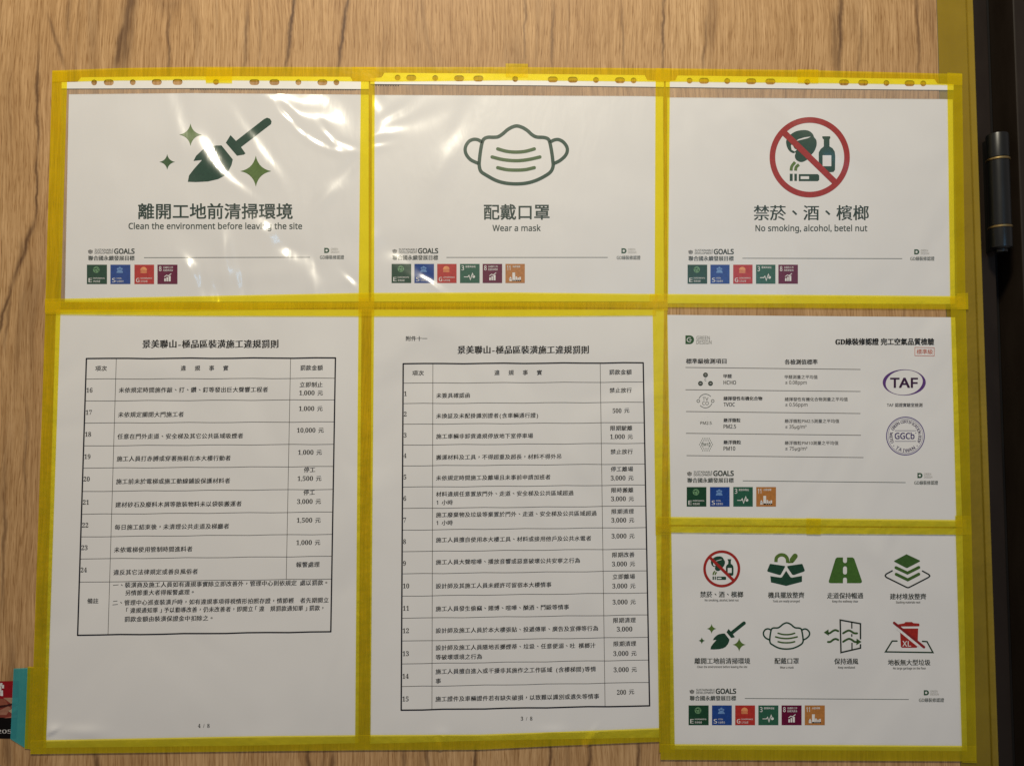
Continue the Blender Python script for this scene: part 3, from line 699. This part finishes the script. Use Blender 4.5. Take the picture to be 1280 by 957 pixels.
rows5 = [('1', 493, [('未簽具確認函', 495.6)], [('禁止放行', 490)]), ('2', 519, [('未換証及未配掛識別證者(含車輛通行證)', 521.7)], [('500 元', 516)]), ('3', 546, [('施工車輛非卸貨違規停放地下室停車場', 547.8)], [('限期駛離', 538.8), ('1,000 元', 549.8)]),
    ('4', 572, [('搬運材料及工具，不得超重及超長，材料不得外吊', 574.5)], [('禁止放行', 569)]), ('5', 599, [('未依規定時間施工及離場且未事前申請加班者', 600.6)], [('停工離場', 591.2), ('3,000 元', 602.6)]), ('6', 626, [('材料違規任意置放門外、走道、安全梯及公共區域超過', 621), ('1 小時', 631.5)], [('限時搬離', 618), ('3,000 元', 629)]),
    ('7', 653, [('施工廢棄物及垃圾等棄置於門外、走道、安全梯及公共區域超過', 647), ('1 小時', 657)], [('限期清理', 645), ('3,000 元', 656)]), ('8', 680, [('施工人員擅自使用本大樓工具、材料或接用他戶及公共水電者', 678.4)], [('3,000 元', 676)]), ('9', 707, [('施工人員大聲喧嘩、播放音響或惡意破壞公共安寧之行為', 706)], [('限期改善', 699.5), ('3,000 元', 711)]),
    ('10', 735, [('設計師及其施工人員未經許可留宿本大樓情事', 735.6)], [('立即離場', 726.8), ('3,000 元', 738.5)]), ('11', 762.5, [('施工人員發生偷竊、賭博、喧嘩、酗酒、鬥毆等情事', 763.7)], [('3,000 元', 758.4)]), ('12', 790, [('設計師及施工人員於本大樓張貼、投遞傳單、廣告及宣傳等行為', 790.5)], [('限期清理', 781), ('3,000', 792)]),
    ('13', 818, [('設計師及施工人員隨地丟擲煙蒂、垃圾、任意便溺、吐 檳榔汁', 811.5), ('等破壞環境之行為', 823)], [('限期清理', 810), ('3,000 元', 822)]), ('14', 845.5, [('施工人員擅自進入或干擾非其施作之工作區域 (含樓梯間)等情', 840.5), ('事', 852)], [('3,000 元', 841.8)]), ('15', 873, [('施工證件及車輛證件若有缺失破損，以致難以識別或遺失等情事', 873.8)], [('200 元', 869)])]
pr, pr0, wp = table(n5, 5, (504, 454.5, 804, 886.5), [(504, 454.5), (804, 453.3), (812, 881.5), (501.5, 887)], 540.8, 749.8,
    [454.5, 479.5, 505.7, 532, 558.5, 585, 611.8, 638.5, 665.6, 692.5, 720, 747.5, 774.8, 802.5, 830.5, 858, 886.5], False, '', 617, rows5, 7.08, 775)
pr0(Ink().text('附件十一', 507.5, 534, 423, 6.6, .02), 'annex_text', BLACK)
pr0(Ink().brush('景美聯山-極品區裝潢施工違規罰則', 571.5, 736.5, 437, 11.1, .036), 'title_text', BLACK)
pr0(Ink().text('3  /  8', 651, 665.5, 897.5, 6.8, serif=True), 'page_number', BLACK)

# sheet 6: air quality certificate
n6 = paper('air_quality_sheet', 'white certification sheet with purple oval and round seals', 'notice', [(834, 393.5), (1194, 396.5)], [(836, 655.5), (1203, 658)], 0, 6)
pr = put(n6, 0, 6); z6 = lambda x, y: (820+x/3.2, 380+y/3.2)
gx, gy = 862.2, 424.5
pr(Ink().holes([[(gx-5.4, gy-5.4)]+[(gx+5.4*math.cos(a), gy+5.4*math.sin(a)) for a in [math.radians(-90+9*j) for j in range(21)]]+[(gx-5.4, gy+5.4)], [(gx+3.2*math.cos(a)-.6, gy+3.2*math.sin(a)) for a in [math.radians(-40-13*j) for j in range(22)]]+[(gx+2.2*math.cos(a)-.6, gy+2.2*math.sin(a)) for a in [math.radians(-326+13*j) for j in range(22)]]]), 'leaf_logo', (0.03, 0.08, 0.035))
pr(Ink().rect(gx-.4, gy-.4, gx+2.2, gy+.7), 'logo_letter', PALE, 1)
pr(Ink().text('GREEN', 870.6, 887.2, 422.2, 6.4).text('DESIGN', 870.6, 889.4, 427.6, 6.4), 'logo_text', (0.14, 0.14, 0.125))
pr(Ink().text('GD綠裝修認證 完工空氣品質檢驗', 1044.4, 1167.5, 426.9, 9.0, .03, serif=True), 'title_text', BLACK)
pr(Ink().stroke([(1143.6, 434), (1167.8, 434.4), (1167.8, 444.8), (1143.6, 444.4)], .6, True).text('標準級', 1145.8, 1166, 439.4, 6.8, .008), 'grade_stamp', (0.42, 0.10, 0.06))
pr(Ink().text('標準級檢測項目', 857.6, 908, 451.2, 7, .032), 'header_text', BLACK)
pr(Ink().text('各檢測值標準', 981, 1022, 452.2, 7, .032), 'header_text', BLACK)
for a in ((118, 253, 818, 261), (118, 342, 818, 349), (120, 429, 818, 437), (120, 516, 820, 524), (122, 605, 830, 613)):
    pr(Ink().stroke([z6(a[0], a[1]), z6(a[2], a[3])], .75, caps=False), 'rule_line', (0.14, 0.13, 0.12))
for nm, x1, c1_, en, ex1, e1_, val, vx1, vc, lim, lx1, lc in (('甲醛', 914.8, 470, 'HCHO', 920, 477.9, '甲醛測量之平均值', 1022, 471, '≤ 0.08ppm', 1008.4, 478.5), ('總揮發性有機化合物', 952.8, 497.8, 'TVOC', 918.6, 505.3, '總揮發性有機化合物測量之平均值', 1059.7, 498.8, '≤ 0.56ppm', 1009.4, 506.2),
    ('懸浮微粒', 925.6, 525, 'PM2.5', 920, 532.8, '懸浮微粒PM2.5測量之平均值', 1049, 526, '≤ 35μg/m³', 1008, 533.8), ('懸浮微粒', 926.2, 552.5, 'PM10', 919, 560.3, '懸浮微粒PM10測量之平均值', 1048, 553.4, '≤ 75μg/m³', 1009, 561)):
    pr(Ink().text(nm, 904.5, x1, c1_, 5.4, .034).text(en, 904.5, ex1, e1_, 6.8, .016), 'pollutant_name', BLACK)
    pr(Ink().text(val, 981, vx1, vc, 5.2, .016).text(lim, 981.6, lx1, lc, 6.2, .01), 'limit_text', (0.07, 0.065, 0.06))
ic = Ink()
for x, y in ((198, 283), (178, 317), (218, 317)): ic.disc(*z6(x, y), 3.0)
ic.text('C', 880.8, 883, z6(198, 302)[1], 4.6); pr(ic, 'molecule_icon', (0.04, 0.05, 0.04))
ic = Ink().text('O', 881, 882.8, z6(0, 283)[1], 3, .02).text('H', 874.8, 876.4, z6(0, 317)[1], 3, .02).text('H', 887.4, 889, z6(0, 317)[1], 3, .02); pr(ic, 'molecule_letters', PALE, 1)
c_ = z6(198, 387)
ic = Ink().ring(*c_, 8.2, 8.9, 60, 200, 320).ring(*c_, 8.2, 8.9, 60, 20, 140).ring(c_[0]-9, c_[1], 1.4, 2.1, 18).ring(c_[0]+9, c_[1], 1.4, 2.1, 18).text('TV', c_[0]-3.6, c_[0]+3.6, c_[1]-2.6, 6).text('CO', c_[0]-4, c_[0]+4, c_[1]+2.8, 6)
pr(ic, 'ring_icon', (0.08, 0.085, 0.075))
c_ = z6(200, 475); ic = Ink().text('PM2.5', c_[0]-7, c_[0]+7, c_[1], 5.2, .012)
for k in range(26):
    a = k*2.4; r = 2.6+k*.22; ic.disc(c_[0]+r*1.15*math.cos(a), c_[1]+r*math.sin(a), .16, 6)
pr(ic, 'fine_particle_icon', (0.06, 0.06, 0.055))
c_ = z6(200, 561); ic = Ink().text('PM10', c_[0]-5.6, c_[0]+5.6, c_[1], 5.2, .012)
for j in range(-3, 4):
    for i in range(-4, 5):
        x, y = i*2.7+(1.35 if j % 2 else 0), j*2.5
        if 16 < x*x+y*y < 80 and abs(y) > 1.8 or (abs(y) <= 1.8 and 7 < abs(x) < 9.8): ic.disc(c_[0]+x, c_[1]+y, .62, 10)
pr(ic, 'coarse_particle_icon', (0.035, 0.06, 0.04))
ic = Ink(); N = 72; i0 = len(ic.v)
for k in range(N+1):
    a = 2*math.pi*k/N; w = 1.0+3.3*abs(math.cos(a-.35))**2.2
    ca, sa = math.cos(a), math.sin(a)
    ic.v += [(1130.3+26.9*ca, 477.8+16.2*sa), (1130.3+(26.9-w)*ca, 477.8+(16.2-w*.55)*sa)]
for k in range(N): ic.face([i0+2*k, i0+2*k+1, i0+2*k+3, i0+2*k+2])
pr(ic, 'oval_ring', PURPLE)
pr(Ink().text('TAF', 1113.2, 1147, 478.2, 16.5, .03), 'oval_letters', (0.035, 0.012, 0.04), 1)
pr(Ink().text('TAF 認證實驗室檢測', 1108.6, 1153, 506, 5.2, .02), 'caption_text', (0.04, 0.035, 0.035))
cs = (1131.8, 544.7)
pr(Ink().ring(*cs, 23.0, 24.2, 80).ring(*cs, 21.4, 21.8, 80), 'seal_ring', (0.11, 0.085, 0.20))
pr(Ink().arc_text('GLOBAL GREEN CERTIFICATION BODY', *cs, 18.0, 157, 384, 5.2, bold=.02).arc_text('TAIWAN', *cs, 18.2, 124, 56, 6.0, True, .02).disc(cs[0]-14.6, cs[1]+12.2, .6, 10).disc(cs[0]+14.6, cs[1]+12.2, .6, 10), 'seal_lettering', (0.06, 0.04, 0.11))
pr(Ink().text('GGCb', 1118.6, 1143, 544.4, 10.4, .022).stroke([(1118.8, 538), (1145, 538)], .5).stroke([(1118.8, 551.3), (1145, 551.3)], .5).disc(1144.8, 541, .6, 10), 'seal_letters', (0.06, 0.045, 0.13))
footer(n6, 0, 6, 859.2, 917, 591.3, 600, 928.5, 1132, 600.6, 602.8, 1150, 594, 1143, 1172.5, 603, [('E', 858.4, 883), ('S', 887.5, 912), ('3', 916.6, 941), ('11', 945.3, 970)], 608.4, 632.8)

# sheet 7: eight icons
n7 = paper('site_rules_notice', 'white notice with eight small icons in two rows, bottom right', 'notice', [(837, 657.6), (1203, 660)], [(838, 936), (1209, 938)], 0, 7)
pr = put(n7, 0, 7)
def sub(k, src, dst): return lambda x, y: (dst[0]+(x-src[0])*k, dst[1]+(y-src[1])*k)
prohibit(pr, sub(.461/8.696, (497, 493), (902.2, 710.5)))
bz = zz(8.258, 860, 765)
broom(pr, lambda x, y: bz(232+(x-358)*.436, 380+(y-738)*.452))
mask_icon(pr, sub(.452/8.533, (642, 417), (983.1, 794.3)))
z = zz(8.533, 860, 680)
pr(Ink().poly([(880, 207), (1035, 230), (1035, 240), (990, 322), (975, 326), (850, 290), (845, 278), (872, 212)]).xf(z), 'box_flap', GREEN)
pr(Ink().poly([(1060, 230), (1215, 207), (1222, 213), (1246, 275), (1240, 288), (1130, 326), (1112, 322), (1060, 245)]).xf(z), 'box_flap', GREEN)
pr(Ink().poly([(878, 338), (990, 354), (1003, 348), (1047, 280), (1092, 348), (1108, 354), (1216, 335), (1216, 398), (1047, 442), (885, 404)]).xf(z), 'box_body', GREEN)
pr(Ink().stroke([(938, 188), (945, 140), (985, 112), (1030, 118), (1058, 150), (1064, 196)], 36, smooth=4, caps=False).stroke([(1112, 165), (1142, 125)], 56).stroke([(1070, 190), (1115, 188)], 20).xf(z), 'tool_outline', LEAF)
z = zz(8, 1010, 680)
pr(Ink().holes([[(292, 130), (350, 130), (350, 170), (358, 183), (372, 187), (384, 182), (390, 170), (390, 130), (445, 130), (462, 142), (540, 368), (536, 382), (522, 387), (390, 387), (390, 348), (384, 334), (370, 330), (356, 334), (350, 348), (350, 387), (226, 387), (210, 382), (207, 368), (276, 142)], [(350, 236), (358, 222), (370, 218), (384, 222), (390, 236), (390, 284), (384, 296), (370, 300), (356, 296), (350, 284)]]).xf(z), 'road', (0.045, 0.11, 0.02))
pr(Ink().poly([(985, 98), (1118, 160), (1120, 170), (995, 235), (982, 235), (862, 172), (862, 164)]).xf(z), 'top_board', (0.035, 0.085, 0.02))
pr(Ink().stroke([(880, 232), (995, 286), (1108, 230)], 30).xf(z), 'board', (0.045, 0.10, 0.022))
pr(Ink().stroke([(882, 298), (998, 354), (1108, 297)], 30).xf(z), 'board', (0.045, 0.10, 0.022))
pr(Ink().stroke([(842, 264), (782, 296), (772, 312), (782, 328), (985, 428), (1000, 432), (1014, 428), (1208, 328), (1218, 314), (1208, 300), (1145, 266)], 14).xf(z), 'floor_outline', (0.02, 0.025, 0.022))
z = zz(8, 1015, 765)
pr(Ink().stroke([(485, 262), (485, 112), (282, 75), (290, 400), (485, 355), (485, 322)], 15).stroke([(398, 95), (398, 160)], 13, caps=False).stroke([(398, 215), (398, 242)], 13, caps=False).stroke([(400, 302), (400, 375)], 13, caps=False).xf(z), 'window_outline', (0.02, 0.028, 0.022))
pr(Ink().stroke([(262, 186), (235, 176), (210, 184), (178, 206), (160, 206)], 20, smooth=4).poly([(118, 200), (165, 168), (168, 232)]).xf(z), 'air_arrow', (0.035, 0.075, 0.022))
pr(Ink().stroke([(312, 207), (340, 190), (366, 180), (392, 188), (420, 206), (450, 208)], 20, smooth=4).xf(z), 'air_wave', (0.035, 0.075, 0.022))
pr(Ink().stroke([(160, 294), (185, 292), (212, 272), (238, 264), (262, 274)], 20, smooth=4).xf(z), 'air_wave', (0.035, 0.075, 0.022))
pr(Ink().stroke([(312, 292), (345, 272), (372, 263), (400, 274), (425, 292), (450, 294)], 20, smooth=4).poly([(496, 293), (446, 260), (443, 326)]).xf(z), 'air_arrow', (0.035, 0.075, 0.022))
pr(Ink().stroke([(850, 285), (802, 285), (735, 393), (1210, 400), (1150, 291), (1105, 288)], 14).xf(z), 'floor_outline', (0.02, 0.04, 0.022))
pr(Ink().poly([(862, 118), (922, 108), (935, 95), (1000, 95), (1012, 106), (1070, 110), (1076, 122), (1072, 138), (870, 140)]).xf(z), 'bin_lid', RED)
pr(Ink().poly([(880, 160), (1062, 160), (1056, 342), (1044, 352), (900, 352), (888, 340)]).xf(z), 'bin', RED)
pr(Ink().stroke([(850, 152), (1075, 335)], 34, caps=False).xf(z), 'bin_gap', WHITE, 1)
pr(Ink().stroke([(822, 104), (1120, 346)], 25).xf(z), 'red_bar', (0.20, 0.014, 0.015), 2)
pr(Ink().text('XL', 905, 990, 312, 75, .01).xf(z), 'bin_letters', PALE, 2)
for zh_, a, b, cy, en, c, d, ey in (('禁菸、酒、檳榔', 875.2, 929, 742.4, 'No smoking, alcohol, betel nut', 881, 923.3, 750), ('機具擺放整齊', 960.2, 1005.4, 743.3, 'Tools are neatly arranged', 966, 999.6, 751.2),
    ('走道保持暢通', 1034, 1079, 744, 'Keep the walkway clear', 1040.4, 1072.8, 751.4), ('建材堆放整齊', 1112.5, 1157.8, 745, 'Stacking materials neat', 1120, 1150.4, 752.6),
    ('離開工地前清掃環境', 868.2, 937.7, 825.5, 'Clean the environment before leaving the site', 871.4, 934, 833.2), ('配戴口罩', 968.2, 998.7, 825.5, 'Wear a mask', 975, 992.2, 833.5),
    ('保持通風', 1043, 1072.8, 826, 'Keep ventilated', 1047.7, 1068.6, 834), ('地板無大型垃圾', 1110, 1163, 827.4, 'No large garbage on the floor', 1116.4, 1157.5, 835)):
    pr(Ink().brush(zh_, a-.2, b+.2, cy, 8.2, .024, 1.0, 0), 'icon_caption', (0.03, 0.035, 0.03))
    pr(Ink().text(en, c, d, ey, 3.8, .02), 'english_caption', (0.07, 0.07, 0.065))
footer(n7, 0, 7, 862.3, 920, 863.3, 872, 931, 1136, 872.3, 873.6, 1158, 865.2, 1148.8, 1180, 874.4, [('E', 860.7, 885.8), ('S', 890, 914.8), ('G', 919, 943.8), ('3', 948, 973), ('8', 977, 1002), ('11', 1006, 1031)], 881, 905.7)

# ------------------------------------------------------------------ plastic sleeves of the top row
def stadium(x, y, w, h, n=8):
    r = h/2; out = []
    for k in range(n+1): a = math.pi/2-math.pi*k/n; out.append((x+w/2-r+r*math.cos(a), y-r*math.sin(a)))
    for k in range(n+1): a = -math.pi/2-math.pi*k/n; out.append((x-w/2+r+r*math.cos(a), y-r*math.sin(a)))
    return out
def sleeve(label, top, bot, cut0, cut1, holes, film_poly, hole_poly, perf=None):
    """binding strip with its eleven holes, and the clear film that shows round the sheet"""
    t = empty('plastic_sleeve', P(film_poly[2][0]/2+film_poly[3][0]/2, film_poly[2][1], -.001), label, 'sleeve', 'clear plastic sleeves in the top row')
    ys = -0.00074
    k = Ink().holes([top+bot[::-1]]+[stadium(x, y, 7.2 if kind == 'r' else 12.4, 7.4) for x, y, kind in holes])
    n = len(k.v); V = [P(a, b, ys) for a, b in k.v]+[P(a, b, ys+.0003) for a, b in k.v]
    ec = {}
    for f in k.f:
        for a, b in zip(f, f[1:]+f[:1]): ec[(a, b)] = 1
    Fc = list(k.f)+[tuple(reversed([i+n for i in f])) for f in k.f]+[(b, a, a+n, b+n) for (a, b) in ec if (b, a) not in ec]
    mesh('binding_strip', V, Fc, STRIPW, t)
    f = Ink().holes([film_poly, hole_poly]); f.build('clear_film', CLEAR, t, -0.00052)
    if perf:
        d = Ink(); x0, y0, x1, y1 = perf; m = int((x1-x0)/3.0)
        for j in range(m):
            x = x0+(x1-x0)*j/m; y = y0+(y1-y0)*j/m; d.rect(x, y, x+1.7, y+1.1)
        d.build('perforation', printed('ink', (0.10, 0.08, 0.06), 0, 1), t, -0.00058)
    return t
KIND = 'rorooroo'
def H(xs, ys): return [(x, y, k) for (x, k), y in zip(zip(xs, 'rorooroo' 'ror'), ys)]
def lerpy(xs, pts):
    out = []
    for x in xs:
        for (a, b), (c, d) in zip(pts, pts[1:]):
            if a <= x <= c or (c, d) == pts[-1]: out.append(b+(d-b)*(x-a)/(c-a)); break
    return out
hx = [117.7, 136, 166, 196, 222, 270, 318, 343, 373, 403, 420.5]
sleeve('clear sleeve with crumpled glare round the broom notice', [(77, 103), (97, 102.4), (101.5, 96.8), (180, 96), (300, 95.6), (438, 96.2), (441, 101.5), (461, 102)], [(77, 111), (240, 110.4), (461, 111.6)], 0, 0,
       list(zip(hx, lerpy(hx, [(110, 103.4), (240, 102.6), (425, 103.3)]), 'rorooroorор'.replace('о', 'o').replace('р', 'r'))),
       [(77, 111.2), (240, 110.6), (461, 111.8), (462, 384), (73, 384)], [(86.5, 118.5), (240, 117), (460.5, 119), (460.5, 376.5), (81.5, 377)], (238, 110.8, 446, 111.4))
hx = [497, 514, 544, 574, 598, 644, 691, 716, 745, 775, 792]
sleeve('clear sleeve round the mask notice, with eleven punched holes on top', [(463, 98), (477, 97), (480.5, 91.2), (640, 92.4), (806, 94.2), (809, 100.5), (830, 101.5)], [(463, 105.2), (680, 107), (830, 109)], 0, 0,
       list(zip(hx, lerpy(hx, [(490, 97.2), (640, 99), (800, 101)]), 'rorooroorор'.replace('о', 'o').replace('р', 'r'))),
       [(463, 105.4), (680, 107.2), (830, 109.2), (832, 384), (462, 384)], [(465.5, 119.3), (800, 120.8), (828.5, 121.3), (829.5, 376.5), (464.5, 376.5)], (466, 105.8, 500, 106.2))
hx = [862, 880, 909, 939, 963, 1009, 1055, 1079, 1108, 1137, 1154]
sleeve('clear sleeve round the red prohibition circle notice, nearest the door edge', [(832, 101.5), (844, 101), (847, 94.6), (1010, 96.6), (1168, 99.2), (1172, 104.8), (1192, 105.4)], [(832, 109), (960, 110.5), (1192, 112.8)], 0, 0,
       list(zip(hx, lerpy(hx, [(855, 101), (1010, 102.8), (1160, 104.7)]), 'rorooroorор'.replace('о', 'o').replace('р', 'r'))),
       [(832, 109.2), (960, 110.7), (1192, 113), (1197, 384), (833, 384)], [(834.5, 122.5), (1180, 124.5), (1190.5, 124.7), (1193.5, 379.5), (834.5, 378.5)])

# ------------------------------------------------------------------ yellow tape
_ti = [0]
def tape(label, top, bottom, m=None, disp=None, name='tape_strip', group='yellow tape round the notices', lift=None):
    _ti[0] += 1
    y = -0.00082-0.00003*_ti[0] if lift is None else lift
    w = max(abs(top[0][0]-top[-1][0]), 6); h = max(abs(top[0][1]-bottom[0][1]), 6)
    o = grid_sheet(name, top, bottom, max(4, int(w/4)), max(4, int(h/4)), y, m or YTAPE, None, disp)
    return tag(o, label, 'tape', group)
G = 'yellow tape round the notices'
teal = tape('short teal tape at the lower left, over the red sticker edge', [(17, 835), (38, 834)], [(13, 923), (34, 936)], TTAPE, group=None, lift=-0.0006)
tape('yellow tape down the left side of the broom notice', [(65.2, 88.5), (84.3, 88.8)], [(56.2, 392), (75.6, 392)])
tape('yellow tape down the left side of the short fines table', [(57, 378), (76, 378)], [(38, 942), (57.2, 941.5)])
tape('short doubled yellow tape at the bottom left corner, over teal tape', [(34.5, 832.5), (44, 832.8), (60, 834)], [(30.5, 935), (56, 938)])
tape('yellow tape between the broom and mask notices', [(451.2, 88), (468.4, 88)], [(448, 390), (467.5, 390)])
tape('yellow tape between the two fines table sheets', [(448.2, 372), (467.8, 372)], [(443.8, 935), (463, 935)])
tape('yellow tape between the mask and prohibition circle notices', [(819.5, 88), (837.5, 88)], [(818.3, 388), (835, 388)])
tape('yellow tape between the long fines table and the certification sheet', [(815.6, 374), (834, 374)], [(819.5, 668), (839, 668)])
tape('yellow tape between the long fines table and the eight icon notice', [(819.8, 655), (839, 655)], [(824.2, 940), (843.6, 940)])
tape('yellow tape down the right side of the prohibition circle notice', [(1184, 91), (1202.5, 92)], [(1188, 384), (1207, 384)])
tape('yellow tape down the right side of the certification sheet', [(1188, 371), (1207, 372)], [(1196, 668), (1214.6, 668)])
tape('yellow tape down the right side of the eight icon notice', [(1194, 644), (1214, 644)], [(1203, 952.5), (1221, 953.3)])
tape('yellow tape along the top of the broom notice', [(65.5, 88.3), (150, 85.2), (250, 83.7), (470, 84)], [(65.5, 102.5), (150, 100.6), (240, 100), (470, 101.8)])
tape('yellow tape along the top of the mask notice', [(440, 83.9), (640, 84), (838, 85.6)], [(440, 101.4), (480, 102), (640, 100.2), (838, 102.2)])
tape('yellow tape along the top of the prohibition circle notice', [(820, 85.4), (1020, 88), (1203, 92.8)], [(820, 101.8), (1060, 104.2), (1203, 106.5)])
tape('yellow tape along the bottom of the broom and mask notices', [(56, 373.6), (80, 373.2), (250, 370), (450, 366), (640, 365.4), (822, 367.4)], [(56, 390.5), (250, 387.5), (450, 384), (640, 383), (822, 385)])
tape('yellow tape along the top of both fines table sheets', [(57, 376.5), (250, 378.2), (450, 378.6), (640, 378.6), (820, 377.6)], [(57, 392.6), (250, 394.4), (450, 395), (640, 395.2), (820, 394)])
tape('yellow tape along the bottom of the prohibition circle notice', [(812, 367.2), (1000, 368.4), (1190, 370), (1210, 369.6)], [(812, 383.8), (1000, 384.8), (1190, 386.4), (1210, 386.6)])
tape('yellow tape between the certification sheet and the eight icon notice', [(822, 645.5), (1020, 647.6), (1208, 649.6)], [(822, 665), (1020, 666.8), (1208, 668)])
def wrinkle(px, py):
    return 0.0016*math.exp(-((px-740-(920-py)*.55)/2.2)**2)*(1 if px > 600 else 0)+0.001*math.exp(-((px-554-(920-py)*.3)/2.0)**2)
tape('yellow tape along the bottom of both fines table sheets', [(38, 925), (57, 924.4), (320, 919.4), (460, 918), (600, 917.4), (700, 914), (826, 909.2)], [(38, 942), (320, 938.4), (460, 937), (600, 936.4), (700, 931.4), (826, 926.4)], disp=wrinkle)
tape('yellow tape along the bottom of the eight icon notice', [(825.6, 929.4), (1010, 930.2), (1220, 931.6)], [(825.6, 949), (1010, 950), (1220, 951)])
for i, (lb, x0, x1, y0, y1) in enumerate((('small yellow tape tab over the top edge of the broom notice', 256.8, 290, 85.2, 103.6), ('small yellow tape tab over the top edge of the mask notice', 632, 660, 79.6, 96.2),
        ('small yellow tape tab over the top edge of the prohibition circle notice', 997, 1023, 86.8, 103.8), ('small yellow tape tab between the certification sheet and the icon notice', 1008, 1026, 647.2, 667.4))):
    tape(lb, [(x0, y0), (x1, y0+.3)], [(x0+.3, y1), (x1, y1+.2)])
tape('short yellow tape end at the right of the middle seam', [(1196, 367), (1210, 366)], [(1197, 386.8), (1210.6, 386.6)])

# ------------------------------------------------------------------ red sticker at the left edge
ys_ = -0.0003
stk = empty('red_sticker', P(-20, 922, ys_), 'red and black sticker with white writing, cut by the left edge', 'sticker')
def sp(ink, name, col, y=0): return ink.build(name, printed('sticker_print', col, 0, 9, 0.35), stk, ys_-y*0.00008)
sp(Ink().poly([(-110, 853), (23.5, 850.5), (22.8, 873), (-110, 875)]), 'red_panel', (0.20, 0.005, 0.008))
sp(Ink().poly([(-110, 875), (22.8, 873), (21.5, 896), (-110, 897)]), 'photo_panel', (0.16, 0.03, 0.02))
sp(Ink().poly([(-110, 897), (21.5, 896), (20, 922.5), (-110, 922.5)]), 'black_band', (0.0026, 0.0014, 0.0010))
for pts, c in (([(4, 871.5), (23, 871.5), (22.5, 880), (14, 879)], (0.27, 0.16, 0.10)), ([(-8, 872), (6, 873), (10, 880), (-8, 882)], (0.20, 0.06, 0.035)), ([(-20, 893), (2, 886), (10, 882), (14, 884), (8, 893)], (0.25, 0.11, 0.07)),
               ([(10, 888), (22, 881), (22, 886), (15, 891)], (0.28, 0.21, 0.13)), ([(-20, 883), (8, 880), (22, 877), (12, 882), (-20, 888)], (0.035, 0.008, 0.006)), ([(4, 897), (22, 893), (21.5, 896)], (0.3, 0.1, 0.07))):
    sp(Ink().poly(pts), 'photo_patch', c, 1)
sp(Ink().text('當', -13, 4.5, 861, 17, .03), 'white_character', (0.50, 0.48, 0.46), 2)
sp(Ink().text('12205', -16, 14.5, 913.6, 6.6, .015), 'white_number', (0.42, 0.40, 0.38), 2)
